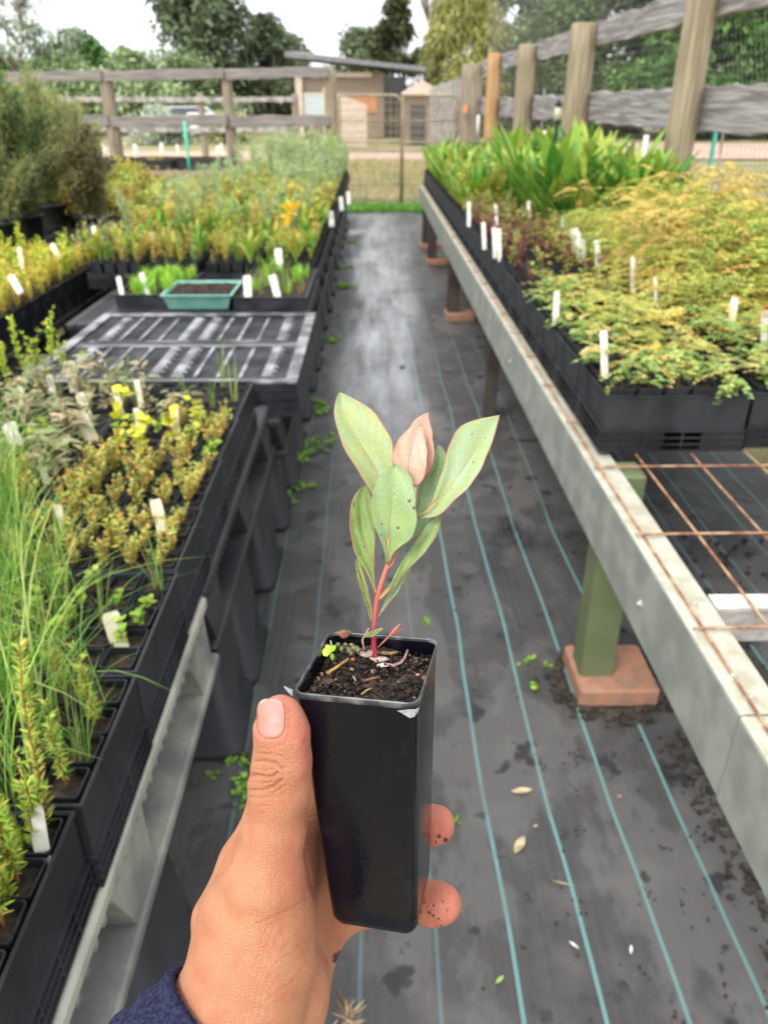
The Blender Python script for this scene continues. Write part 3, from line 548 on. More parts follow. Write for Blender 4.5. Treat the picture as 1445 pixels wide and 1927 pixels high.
# plant kinds: each returns an MB with z=0 at the soil, unit metres
def k_wattle(h=.11, cols=('#a8a84a', '#bdb04e', '#8f9c44', '#c9a24c', '#98ad50'), nf=9, sp=.10, lw=.0042, stem='#8f6a3c'):
    mb = MB(); mb.tube([(0, 0, 0), (.004, .002, h * .5), (0, .004, h * .8)], [.0014, .001, .0006], 4, col=lin(stem))
    for i in range(nf):
        a = RNG.random() * 6.28; z = h * (.2 + .7 * RNG.random()); L_ = sp * (.5 + .6 * RNG.random()); up = .5 * RNG.random() + .15; t = np.linspace(0, 1, 5)
        P = np.stack([math.cos(a) * L_ * t, math.sin(a) * L_ * t, z + L_ * (up * t - .55 * t * t)], 1); c = pal([cols[RNG.integers(len(cols))]], 1, .15)[0]
        mb.tube(P, .0006, 3, col=c * .8, cap=False); m_ = 11; tt = np.repeat(np.linspace(.15, 1, m_), 2); B = np.stack([np.interp(tt, t, P[:, k]) for k in range(3)], 1)
        d = np.array([math.cos(a), math.sin(a), 0]); s_ = np.array([-math.sin(a), math.cos(a), 0]); sg_ = np.tile([1, -1], m_)[:, None]
        D = d * .45 + s_ * sg_ * 1 + RNG.normal(size=(2 * m_, 3)) * .12; mb.leaves(B, D, .016 * (1.15 - .5 * tt), lw, c * (1 + .15 * RNG.normal(size=(2 * m_, 1))), .15)
    return mb
def k_shrub(h=.12, w=.05, n=60, ll=.02, lw=.008, cols=('#7f9a3c',), stem='#6a4a2c', nb=3, up=.6, droop=.15):
    mb = MB()
    for b in range(nb):
        a = RNG.random() * 6.28; o = w * RNG.random() * .7; hh = h * (.65 + .4 * RNG.random()); t = np.linspace(0, 1, 5); P = np.stack([math.cos(a) * o * t ** 1.3, math.sin(a) * o * t ** 1.3, hh * t], 1)
        mb.tube(P, np.linspace(.0014, .0006, 5), 4, col=lin(stem), cap=False); m_ = n // nb; tt = RNG.uniform(.15, 1, m_); B = np.stack([np.interp(tt, t, P[:, k]) for k in range(3)], 1)
        aa = RNG.random(m_) * 6.28; D = np.stack([np.cos(aa), np.sin(aa), np.full(m_, up) + .3 * RNG.normal(size=m_)], 1); mb.leaves(B, D, ll * (.6 + .6 * RNG.random(m_)), lw, pal(cols, m_, .2), droop)
    return mb
def k_grass(h=.2, n=26, cols=('#6a9438', '#86a848', '#567f30', '#98a85c'), w=.0023, sp=.016, curve=.5, seg=7):
    mb = MB()
    for i in range(n):
        a = RNG.random() * 6.28; b0 = RNG.normal(size=2) * sp; L_ = h * (.55 + .6 * RNG.random()); cv = curve * RNG.random() ** 1.5; t = np.linspace(0, 1, seg)
        out = (.12 * t + cv * t ** 2.2) * L_; zz = L_ * (t - cv * .45 * t ** 3); P = np.stack([b0[0] + math.cos(a) * out, b0[1] + math.sin(a) * out, zz], 1)
        s_ = np.array([-math.sin(a), math.cos(a), 0]) * w * (.6 + .7 * RNG.random()) / 2; wv = (1 - t ** 3)[:, None]
        V = np.stack([P - s_ * wv, P + s_ * wv], 1).reshape(-1, 3); mb.add(V, [[2 * j, 2 * j + 1, 2 * j + 3, 2 * j + 2] for j in range(seg - 1)], pal(cols, 1)[0])
    return mb
def k_strap(h=.3, n=12, cols=('#5c9a34', '#6fae3c', '#3f7a2c', '#88b840', '#2f6428'), w=.022):
    mb = MB(); mb.tube([(0, 0, 0), (.003, 0, h * .5)], .003, 5, col=lin('#6a7a34'))
    for i in range(n):
        a = RNG.random() * 6.28; b0 = h * .28 * RNG.random(); L_ = h * (.5 + .4 * RNG.random()); cv = .15 + .6 * RNG.random(); t = np.linspace(0, 1, 7); out = cv * L_ * t ** 1.6
        P = np.stack([math.cos(a) * out, math.sin(a) * out, b0 + L_ * t * (1 - .15 * t)], 1); s_ = np.array([-math.sin(a), math.cos(a), 0]) * w * (.7 + .5 * RNG.random()) / 2; wv = np.array([.25, .6, .9, 1, .9, .55, .05])[:, None]
        V = np.stack([P - s_ * wv, P + s_ * wv], 1).reshape(-1, 3); c = pal(cols, 1)[0]; tip = lin('#b8b84a') if RNG.random() < .3 else c
        mb.add(V, [[2 * j, 2 * j + 1, 2 * j + 3, 2 * j + 2] for j in range(6)], c + (np.array(tip) - c) * (np.repeat(t, 2)[:, None] ** 3))
    return mb
def k_heath(h=.14, cols=('#8aa83e', '#a0b84a', '#6f8f34', '#b8b054'), n=150, nb=3, w=.03, ll=.011):
    return k_shrub(h, w, n, ll, .0024, cols, '#9a6a3c', nb, .45, .05)
def k_round(h=.05, n=16, cols=('#8fb03c', '#7aa038', '#a8bc50')): return k_shrub(h, .02, n, .016, .014, cols, '#8a5a4a', 2, .3, .1)
KINDS = {
 'wattle': [k_wattle(h_, c_, nf_) for h_, c_, nf_ in ((.11, ('#a8b050', '#b8b458'), 9), (.14, ('#c8b058', '#d0b860'), 8), (.08, ('#8aa450', '#98ac58'), 10), (.12, ('#cc9c5c', '#c4a85c', '#a8b058'), 8), (.10, ('#7c9c50', '#a0b060'), 9), (.16, ('#b4b458', '#c4b860'), 9))],
 'greenwattle': [k_wattle(.07, ('#98a858', '#88a45c', '#a4b060', '#86a058', '#b8ac68'), 9, .085, .008, '#8f5a4c') for i in range(4)],
 'tallwattle': [k_wattle(h_, c_, nf_, .17, .0055) for h_, c_, nf_ in ((.20, ('#c0b85c', '#b0b858'), 15), (.26, ('#ccb460', '#c4a45c'), 14), (.16, ('#9cac50', '#aab860'), 14), (.22, ('#94a850', '#a8b458'), 16), (.18, ('#d09c60', '#c8ac60', '#b0b05c'), 13))],
 'red': [k_shrub(.12, .05, 66, .016, .008, ('#8a4a44', '#7a5a4a', '#a06a50', '#6f8a4a', '#6a3440'), '#7a3a34', 4) for i in range(4)],
 'olive': [k_shrub(.12, .06, 60, .022, .009, ('#96a050', '#a8a858', '#b39a54', '#7c9048'), '#7a5a3c', 4) for i in range(4)],
 'strap': [k_strap(.32, 9, ('#4f8434', '#6a9c3c', '#86a844', '#a8b450', '#3c6a2c', '#5c8a3c'), w=.040) for i in range(5)],
 'broad': [k_strap(.27, 14, ('#5c9a38', '#79ae44', '#4a8434', '#9ab048', '#b0a04a'), .034) for i in range(4)],
 'orange': [k_shrub(.075, .06, 190, .013, .0045, ('#c4bc5c', '#c4ac54', '#a8b458', '#c8ac5c', '#98ac54', '#c89c60', '#a0b054', '#8fa84c'), '#b88a54', 7, .7) for i in range(5)],
 'yellowleaf': [k_shrub(.10, .03, 18, .028, .022, ('#c8c83c', '#b8bc3c', '#d4cc4c'), '#a89a50', 2, .3) for i in range(3)],
 'grass': [k_grass(.26, 26, curve=.9) for i in range(4)],
 'tuft': [k_grass(.13, 9, ('#7a9a4c', '#a0a05c', '#8a8a50'), .003, .006, .5) for i in range(3)],
 'heath': [k_heath(.12, n=260, nb=5, w=.045, ll=.013) for i in range(4)],
 'roundleaf': [k_round() for i in range(4)],
 'greyleaf': [k_shrub(.10, .06, 26, .05, .011, ('#a0a07c', '#93936c', '#b0a080', '#8a9464'), '#8a6a4c', 3, .35, .3) for i in range(4)],
 'lime': [k_shrub(.20, .06, 120, .02, .007, ('#a8c83c', '#bccc4a', '#90b438', '#d0c850'), '#8a8a3c', 4, .8) for i in range(4)],
 'fern': [k_grass(.10, 26, ('#8ab83c', '#a0c44a', '#78a834'), .006, .012, .7) for i in range(3)],
 'sage': [k_shrub(.36, .11, 300, .04, .006, ('#a0b084', '#b0bc94', '#8fa474', '#a8b878'), '#8a7a5c', 6, 1., .1) for i in range(4)],
 'mixed': [k_shrub(.24, .11, 150, .034, .014, c, '#8a6a3c', 4, .5) for c in (('#a8b048', '#b8a848', '#8fa044'), ('#7fa048', '#9ab050', '#6f9040'), ('#ccb05c', '#b8b45c', '#cc9c58'), ('#9aac5c', '#b4b460', '#88a050'))],
 'amber': [k_shrub(.26, .12, 190, .024, .009, ('#c4b05c', '#c0b45c', '#a8ac58', '#ccac60', '#b4bc60'), '#9a6a3c', 5, .6) for i in range(3)],
 'gold': [k_shrub(.11, .05, 110, .014, .005, ('#d8cc50', '#e0d060', '#c4bc54', '#ccc468'), '#b8a050', 5, .8) for i in range(3)],
}
LEAFM = {k: [v.mesh(k + '_foliage', 'leaf') for v in vs] for k, vs in KINDS.items()}
POT = {65: pot_mesh(.064, .12).mesh('tube_pot', 'pot'), 50: pot_mesh(.050, .12).mesh('tube_pot', 'pot')}
POTMB = {65: pot_mesh(.064, .12), 50: pot_mesh(.050, .12)}
SOIL = {65: soil_mesh(.064, .12).mesh('potting_soil', 'soil'), 50: soil_mesh(.050, .12).mesh('potting_soil', 'soil')}
SOILMB = {65: soil_mesh(.064, .12), 50: soil_mesh(.050, .12)}
STUFF = MB(); N_IND = [0]
KN = dict(wattle='wattle_seedling', greenwattle='wattle_seedling', tallwattle='wattle_seedling', red='red_leaved_seedling', olive='olive_seedling', strap='strap_leaved_seedling', broad='broad_leaved_seedling', orange='amber_seedling', yellowleaf='yellow_leaved_seedling', grass='grass_seedling', tuft='sparse_seedling', heath='heath_seedling', roundleaf='round_leaved_seedling', greyleaf='grey_leaved_seedling', lime='lime_shrub_seedling', fern='fern_seedling', sage='sage_seedling', mixed='mixed_seedling', amber='amber_shrub_seedling', gold='golden_seedling', empty='empty_tube_pot')
def potted(kind, size, x, y, z, ind, label=None, group=None, sc=1., withpot=True):
    rz = RNG.integers(0, 4) * math.pi / 2 + RNG.normal() * .03; sc = sc * (.66 + .62 * RNG.random()); ra = RNG.random() * 6.28; dx, dy = RNG.normal(size=2) * .004
    if ind:
        r = bpy.data.objects.new(KN[kind], POT[size]); COL.objects.link(r); r.location = (x, y, z + RNG.normal() * .002); r.rotation_euler = (0, 0, rz); tag(r, label, 'potted seedling' if kind != 'empty' else 'pot', group)
        s_ = bpy.data.objects.new('potting_soil', SOIL[size]); COL.objects.link(s_); s_.parent = r
        if kind != 'empty':
            l_ = bpy.data.objects.new('foliage', LEAFM[kind][RNG.integers(len(LEAFM[kind]))]); COL.objects.link(l_); l_.parent = r; l_.location = (dx, dy, .107); l_.rotation_euler = (0, 0, ra); l_.scale = (sc,) * 3
        N_IND[0] += 1
    else:
        if withpot: 
            for f, mi in ((POTMB[size], 1), (SOILMB[size], 2)):
                m2 = MB(); V, Fs, Ms, C, U = f.arr(); m2.V, m2.F, m2.M, m2.C, m2.U, m2.n = [V], Fs, [np.full(len(q), mi) for q in Fs], [C], [U], len(V); STUFF.addmb(m2, (x, y, z), rz)
        if kind != 'empty': STUFF.addmb(KINDS[kind][RNG.integers(len(KINDS[kind]))], (x + dx, y + dy, z + .107), ra, sc)
def pots(kinds, size, x0, x1, y0, y1, z, nx, ny, ind=False, label=None, group=None, sc=1., skip=0., withpot=True):
    """a block of pots; kinds is a list to draw from (or one name)"""
    for i in range(nx):
        for j in range(ny):
            k = kinds if isinstance(kinds, str) else kinds[RNG.integers(len(kinds))]
            if RNG.random() < skip: k = 'empty'
            lb = label if not isinstance(label, dict) else label.get(k); gp = group if not isinstance(group, dict) else group.get(k)
            if k == 'empty' and ind and isinstance(label, dict): wh = next(iter(label.values())).split(' in the ', 1)[1]; lb, gp = 'empty tube pot holding only soil in the ' + wh, 'empty pots in the ' + wh
            potted(k, size, x0 + (i + .5) * (x1 - x0) / nx, y0 + (j + .5) * (y1 - y0) / ny, z, ind, lb, gp, sc, withpot)
TR = {}
def tray(x0, x1, y0, y1, z, h=.06, label=None, group=None, solid=False, name='crate_tray', m='tray', cat='tray'):
    k = (round(x1 - x0, 3), round(y1 - y0, 3), h, solid, m)
    if k not in TR: TR[k] = tray_mesh(x1 - x0, y1 - y0, h, solid).mesh(name, m)
    o = bpy.data.objects.new(name, TR[k]); COL.objects.link(o); o.location = ((x0 + x1) / 2, (y0 + y1) / 2, z); o.rotation_euler[2] = RNG.normal() * .006; return tag(o, label, cat, group)
# ---- right bench: two columns of crates, 24 pots each
C1, C2, C3 = (.568, .918), (.938, 1.288), (1.306, 1.656); zt = BZ + .0125
ORD = ['nearest', 'second', 'third', 'fourth', 'fifth', 'sixth', 'seventh', 'eighth']
gy = 1.775; pit = .297
for r in range(25):
    y0 = gy + r * pit; y1 = y0 + .289
    for ci, (x0, x1) in enumerate((C1, C2, C3)):
        if ci == 2:
            if r < 2: continue
            tray(x0, x1, y0, y1, zt, .146, 'ribbed black crate in the row along the fence side of the steel bench', 'crates along the fence edge of the steel bench')
            pots(['tallwattle'] if r < 9 else ['strap'] if r < 15 else ['broad', 'strap'], 65, x0 + .006, x1 - .006, y0 + .006, y1 - .006, zt + .042, 5, 4, sc=1.35 if r < 9 else 1.2); continue
        yy0, yy1 = (y0, y1) if ci == 0 else (y0 + .02, y1 + .02)
        if r < 4: lb, gp = '%s ribbed black crate in the %s column on the steel bench, full of wattle seedlings' % (ORD[r], ('path-side', 'fence-side')[ci]), None
        elif r < 13: lb, gp = 'ribbed black crate in the middle stretch of the steel bench', 'crates in the middle of the steel bench'
        else: lb, gp = 'ribbed black crate on the far stretch of the steel bench', 'crates at the far end of the steel bench'
        tray(x0, x1, yy0, yy1, zt, .146, lb, gp)
        if ci == 0: kd = ['greenwattle', 'greenwattle', 'wattle'] if r < 3 else ['wattle', 'greenwattle', 'wattle'] if r == 3 else ['olive', 'empty', 'roundleaf', 'red'] if r in (4, 5) else ['red', 'red', 'olive'] if r < 10 else ['red', 'olive', 'olive'] if r < 12 else ['olive', 'mixed', 'broad'] if r < 16 else ['broad', 'strap', 'broad']
        else: kd = ['wattle', 'wattle', 'greenwattle'] if r < 2 else ['tallwattle', 'tallwattle', 'wattle'] if r < 8 else ['wattle', 'olive'] if r < 9 else ['strap'] if r < 16 else ['broad', 'strap', 'broad']
        ind = (ci == 0 and r < 4) or (ci == 1 and r < 4); pn_ = ('path-side', 'fence-side')[ci]
        if ind:
            grp = 'wattle seedlings on the near end of the steel bench'
            lab = {k: '%s wattle seedling in the %s crate of the %s column' % (d, ORD[r], pn_) for k, d in (('wattle', 'feathery yellow-green'), ('greenwattle', 'low green'), ('tallwattle', 'tall feathery golden'))}
            gpd = {k: '%s seedlings, %s crate, %s column' % (k, ORD[r], pn_) for k in lab}
        else: lab = gpd = None
        pots(kd, 65, x0 + .006, x1 - .006, yy0 + .006, yy1 - .006, zt + .042, 5, 4, ind, lab, gpd, sc=1. if r < 16 else .95, skip=.12 if r < 4 else .06)
# tall strap-leaved plants between fence-side crates stand taller: a second, individual rank
for i in range(64):
    x, y = RNG.uniform(.92, 1.62), RNG.uniform(4.3, 6.5)
    o = bpy.data.objects.new('strap_leaved_plant', LEAFM['strap'][i % 5]); COL.objects.link(o); o.location = (x, y, zt + .15); o.rotation_euler = (0, 0, RNG.random() * 6.28); s = 1.15 + .75 * RNG.random() ** 1.5; o.scale = (s, s, s)
    tag(o, 'upright bright green strap-leaved seedling in the tall clump on the steel bench', 'plant', 'strap-leaved seedlings in the tall clump')
# ================================================================== LEFT BENCH
def pallet(x0, x1, y0, y1, zb, zt_, m, label, group=None, ribs=True):
    r = empty('plastic_pallet', ((x0 + x1) / 2, (y0 + y1) / 2, zb), label=label, cat='pallet', group=group); mb = MB(); w_ = x1 - x0
    # deck: rim and slats with gaps
    mb.bb(x1 - .045, x1, y0, y1, zt_ - .03, zt_, .006); mb.bb(x0, x0 + .045, y0, y1, zt_ - .03, zt_, .006)
    mb.bb(x0 + .046, x1 - .046, y0, y0 + .05, zt_ - .03, zt_, .004); mb.bb(x0 + .046, x1 - .046, y1 - .05, y1, zt_ - .03, zt_, .004)
    y = y0 + .07
    while y < y1 - .1: mb.b6(x0 + .046, x1 - .046, y, y + .035, zt_ - .026, zt_ - .003); y += .058
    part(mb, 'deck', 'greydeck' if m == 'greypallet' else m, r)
    nb = max(2, round((y1 - y0) / .36)); bl = .17
    for xx0, xx1 in ((x1 - .115, x1 - .012), (x0 + .012, x0 + .115), ((x0 + x1) / 2 - .06, (x0 + x1) / 2 + .06)):
        for i in range(nb):
            yc = y0 + bl / 2 + .004 + (y1 - y0 - bl - .008) * i / (nb - 1) if nb > 1 else (y0 + y1) / 2
            b = MB(); V = []; h0, h1 = zb + .028, zt_ - .031; xm = (xx0 + xx1) / 2; hw = (xx1 - xx0) / 2
            for z, s, fl in ((h0, .62, .0), (h0 + .03, .70, 0), (h1 - .03, .9, 0), (h1, 1.08, 0)):
                for px, py in ((-hw, -bl / 2 * s), (hw * .98, -bl / 2 * s), (hw * .98, bl / 2 * s), (-hw, bl / 2 * s)): V.append((xm + px + (.018 * (1 - (z - h0) / (h1 - h0)) if xx1 > x1 - .03 else 0), yc + py, z))
            b.add(V, [[i_ * 4 + k, i_ * 4 + (k + 1) % 4, (i_ + 1) * 4 + (k + 1) % 4, (i_ + 1) * 4 + k] for i_ in range(3) for k in range(4)] + [[12, 13, 14, 15]])
            part(b, 'foot_block', m, r)
    for xx0, xx1 in ((x1 - .10, x1 + .012), (x0, x0 + .1)): part(MB().bb(xx0, xx1, y0 + .003, y1 - .003, zb, zb + .027, .005), 'skid', m, r)
    k = MB()
    yy = y0 + .05
    while yy < y1 - .04: k.b6(x1 - .012, x1 - .003, yy, yy + .012, zt_ - .044, zt_ - .0312); yy += .034
    part(k, 'lip_teeth', m, r); return r
pallet(-1.5, -.352, .18, 1.345, .375, .548, 'greypallet', 'pale grey plastic pallet carrying the nearest left-hand trays')
pallet(-1.5, -.358, 1.352, 2.50, .375, .548, 'pallet', 'black plastic pallet butted against the pale grey one')
pallet(-1.45, -.33, 2.53, 3.60, .33, .478, 'pallet', 'black plastic pallet under the stack of upturned mesh trays')
for i, (y0, y1) in enumerate(((3.63, 4.75), (4.78, 5.9), (5.93, 7.05), (7.08, 8.2), (8.23, 9.35), (9.38, 10.5), (10.53, 11.6))):
    pallet(-1.45, -.33, y0, y1, .36, .545, 'pallet', ('black plastic pallet under the green seed tray' if i == 0 else 'black plastic pallet on bins in the far part of the left bench'), None if i == 0 else 'far pallets of the left bench')
# upturned tapered bins that hold the pallets up
def bin_mesh(h, wt=.20, wb=.27):
    mb = MB(); lv = [(h, wt / 2 - .012), (h - .012, wt / 2), (.03, wb / 2 - .006), (.03, wb / 2 + .006), (.006, wb / 2 + .010), (0, wb / 2 + .004)]; V = []; c0 = .22
    for z, r in lv:
        for q in range(4):
            for a in (0, 22.5, 45, 67.5, 90):
                an = R_(q * 90 + a); cx_, cy_ = ((1, 1), (-1, 1), (-1, -1), (1, -1))[q]; c = .035; V.append((cx_ * (r - c) + c * math.cos(an), cy_ * (r - c) + c * math.sin(an), z))
    n = 20; Q = [[(i + 1) * n + k, (i + 1) * n + (k + 1) % n, i * n + (k + 1) % n, i * n + k] for i in range(len(lv) - 1) for k in range(n)]
    c = len(V); V.append((0, 0, h)); return mb.add(V, (Q, [[c, k, (k + 1) % n] for k in range(n)]))
for hh, ylist in ((.373, (.84, 1.555, 1.83, 2.31)), (.328, (2.72, 2.94 + .15, 3.45)), (.358, (3.9, 4.35, 4.75, 5.2, 5.75, 6.3, 6.9, 7.5, 8.1, 8.7, 9.4, 10.1, 10.8, 11.4))):
    bm_ = bin_mesh(hh).mesh('upturned_bin', 'bin', True)
    for y in ylist:
        for x in (-.475, -1.32):
            o = bpy.data.objects.new('upturned_bin', bm_); COL.objects.link(o); o.location = (x + RNG.normal() * .004, y, .001); o.rotation_euler[2] = RNG.normal() * .02
            near = {.84: 'upturned black bin under the pale grey pallet', 1.555: 'upturned black bin under the near end of the black pallet', 1.83: 'upturned black bin under the middle of the black pallet', 2.31: 'upturned black bin under the far end of the black pallet', 2.72: 'upturned black bin below the front of the mesh tray stack'}.get(y) if x > -1 else None
            tag(o, near or 'upturned black bin in the shade under the left bench', 'bin', None if near else 'shaded bins under the left bench')
# trays of the near part
zl = .551
TL = [('T1', .375, .655, .366), ('T2', .668, .908, .360), ('T3', .918, 1.195, .362), ('T4', 1.205, 1.445, .366), ('T4b', 1.455, 1.700, .370), ('T5', 1.712, 1.985, .374), ('T5b', 1.995, 2.300, .376)]
LBL = {'T1': 'ribbed black tray at the bottom edge of the photo holding heath seedlings', 'T2': 'ribbed black tray of sparse grassy seedlings next to the bottom heath tray', 'T3': 'ribbed black tray with the broad cream label at its corner', 'T4': 'ribbed black tray of amber seedlings, nearer of the amber pair', 'T4b': 'ribbed black tray of amber seedlings, farther of the amber pair', 'T5': 'ribbed black tray with yellow-leaved seedlings and several labels', 'T5b': 'ribbed black tray of mostly bare pots beside the mesh tray stack'}
KL = {'T1': ['heath'], 'T2': ['tuft', 'heath', 'heath', 'roundleaf', 'grass', 'empty'], 'T3': ['roundleaf', 'tuft', 'empty', 'roundleaf'], 'T4': ['orange'], 'T4b': ['orange'], 'T5': ['empty', 'empty', 'orange', 'yellowleaf', 'roundleaf', 'empty'], 'T5b': ['empty', 'empty', 'empty', 'tuft', 'greyleaf', 'empty']}
DESC = {'heath': 'needle-leaved green heath seedling', 'tuft': 'sparse thin-bladed seedling', 'roundleaf': 'small round-leaved seedling', 'orange': 'small amber and yellow seedling', 'yellowleaf': 'bright yellow broad-leaved seedling', 'greyleaf': 'grey-green narrow-leaved seedling', 'grass': 'long-bladed green grass seedling', 'lime': 'bright lime bushy seedling'}
WHERE = {'T1': 'in the tray at the bottom edge', 'T2': 'in the second tray up the left bench', 'T3': 'in the tray with the broad cream label', 'T4': 'in the nearer amber tray', 'T4b': 'in the farther amber tray', 'T5': 'in the tray with the yellow leaves', 'T5b': 'in the mostly bare tray'}
for k, y0, y1, xe in TL:
    tray(-xe - .335, -xe, y0, y1, zl, .146, LBL[k], solid=False)
    lab = {q: '%s %s' % (v, WHERE[k]) for q, v in DESC.items()}; gp = {q: '%s %s' % (q, WHERE[k]) for q in DESC}
    pots(KL[k], 50, -xe - .33, -xe - .005, y0 + .005, y1 - .005, zl + .026, 6, 5 if y1 - y0 > .26 else 4, True, lab, gp, sc={'T4': .9, 'T4b': .9, 'T1': 1.15, 'T3': 1.15}.get(k, 1.))
    # inner column: mostly grass in front, grey leaf and lime behind
    tray(-xe - .69, -xe - .345, y0, y1, zl, .146, 'ribbed black tray in the inner row of the left bench', 'inner row trays of the left bench')
    k2 = {'T1': ['heath'], 'T2': ['grass', 'heath'], 'T3': ['grass', 'roundleaf'], 'T4': ['grass', 'orange'], 'T4b': ['orange', 'greyleaf', 'grass'], 'T5': ['greyleaf', 'greyleaf', 'empty', 'roundleaf'], 'T5b': ['greyleaf', 'tuft', 'greyleaf', 'empty']}[k]
    pots(k2, 50, -xe - .685, -xe - .35, y0 + .005, y1 - .005, zl + .026, 6, 5 if y1 - y0 > .26 else 4)
    if y0 > 1.2:
        tray(-xe - 1.04, -xe - .70, y0, y1, zl, .146, 'ribbed black tray in the inner row of the left bench', 'inner row trays of the left bench')
        pots({'T4': ['orange', 'grass'], 'T4b': ['lime', 'orange'], 'T5': ['lime', 'lime', 'greyleaf'], 'T5b': ['lime']}[k], 50, -xe - 1.035, -xe - .705, y0 + .005, y1 - .005, zl + .026, 6, 4)
# tall grass seedlings that lean over the near trays
for i, (px, py, s) in enumerate(((30, 1190, 1.25), (85, 1240, 1.1), (20, 1120, 1.2), (120, 1170, 1.0), (60, 1330, 1.05), (150, 1330, .8), (10, 1290, 1.2), (40, 1060, 1.1), (150, 1430, .6), (100, 1080, .9))):
    p = on_z(px, py, .69); potlab = 'long-bladed green grass plant leaning out of the near left trays'
    o = bpy.data.objects.new('grass_plant', LEAFM['grass'][i % 4]); COL.objects.link(o); o.location = p; o.rotation_euler = (0, 0, RNG.random() * 6.28); o.scale = (s, s, s * .9); tag(o, potlab, 'grass plant', 'grass plants leaning out of the near left trays')
for i, (px, py, s) in enumerate(((8, 700, .8), (40, 690, .95), (72, 700, .8), (100, 690, 1.0), (122, 700, .7), (20, 735, .8), (60, 735, .75), (95, 725, .6), (-15, 690, .9))):
    o = bpy.data.objects.new('lime_shrub_plant', LEAFM['lime'][i % 4]); COL.objects.link(o); o.location = on_z(px, py, .66); o.rotation_euler = (0, 0, RNG.random() * 6.28); o.scale = (s, s, s); tag(o, 'bright lime green bushy plant at the left edge in front of the mesh tray stack', 'plant', 'lime green plants at the left edge')
# one tall heath sprig near the white label, built stem and all
hp = empty('heath_sprig', tuple(on_z(95, 1560, .67)), label='tall needle-leaved heath sprig with a red-brown stem beside the white label', cat='plant')
def sprig(P, n, ll, lw, cols, par):
    P = np.array(P); t = np.linspace(0, 1, len(P)); a = MB(); a.tube(P, np.linspace(.0016, .0007, len(P)), 6, col=lin('#a8683c')); part(a, 'stem', 'leaf', par, True)
    tt = RNG.uniform(.05, 1, n); B = np.stack([np.interp(tt, t, P[:, k]) for k in range(3)], 1); ax = (P[-1] - P[0]) / np.linalg.norm(P[-1] - P[0]); r_ = RNG.normal(size=(n, 3)); r_ -= (r_ @ ax)[:, None] * ax; r_ /= np.linalg.norm(r_, axis=1)[:, None]
    b = MB(); b.leaves(B, r_ + ax * .75, ll * (.7 + .5 * RNG.random(n)), lw, pal(cols, n, .2), .05); part(b, 'needle_leaves', 'leaf', par)
sprig([at_d(95, 1570, .93), at_d(82, 1490, .90), at_d(60, 1400, .87), at_d(42, 1300, .84), at_d(38, 1215, .82)], 230, .013, .0028, ['#9fb848', '#b4c45a', '#87a43e', '#bcae54'], hp)
for q in range(26):
    py_ = RNG.uniform(1590, 1800); p = on_z(RNG.uniform(-70, 95 - (py_ - 1560) * .46), py_, .67); hq = empty('heath_sprig', tuple(p), label='bushy needle-leaved heath sprig in the tray at the bottom edge', cat='plant', group='heath sprigs at the bottom edge')
    sprig([p, p + [.005, .0, .04], p + [RNG.normal() * .01, RNG.normal() * .01, .10]], 130, .013, .003, ['#8fae40', '#a8c04a', '#7a9c38', '#bcb454'], hq)
# plant labels (white / cream strips pushed into pots)
def label_strip(pt, pb, w, z, m, text, cat='plant label', group=None, dd=0.):
    if pt[0] > 870: z += .055
    b = on_z(pb[0], pb[1], z); d = (b - CAM) @ FW; t = at_d(pt[0], pt[1], d - dd); ax = t - b; L_ = np.linalg.norm(ax); ax /= L_; b = b - ax * .02; L_ += .02
    s_ = RT - ax * (RT @ ax); s_ /= np.linalg.norm(s_); nn = np.cross(s_, ax); th = .0006; W_ = w / 1447 * d / 2; mb = MB(); V = []
    for z_, ws_ in ((0, .9), (.3 * L_, .97), (L_ - W_ * .5, 1), (L_ - W_ * .14, .86), (L_, .62)):
        bow = .02 * L_ * math.sin(math.pi * z_ / L_)
        for sg_, tt in ((-1, -th), (1, -th), (1, th), (-1, th)): V.append(b + ax * z_ + s_ * sg_ * W_ * ws_ + nn * (tt + bow))
    mb.add(V, [[i * 4 + k, i * 4 + (k + 1) % 4, (i + 1) * 4 + (k + 1) % 4, (i + 1) * 4 + k] for i in range(4) for k in range(4)] + [[0, 3, 2, 1], [16, 17, 18, 19]])
    return thing1(mb, 'plant_label', m, label=text, cat=cat, group=group)
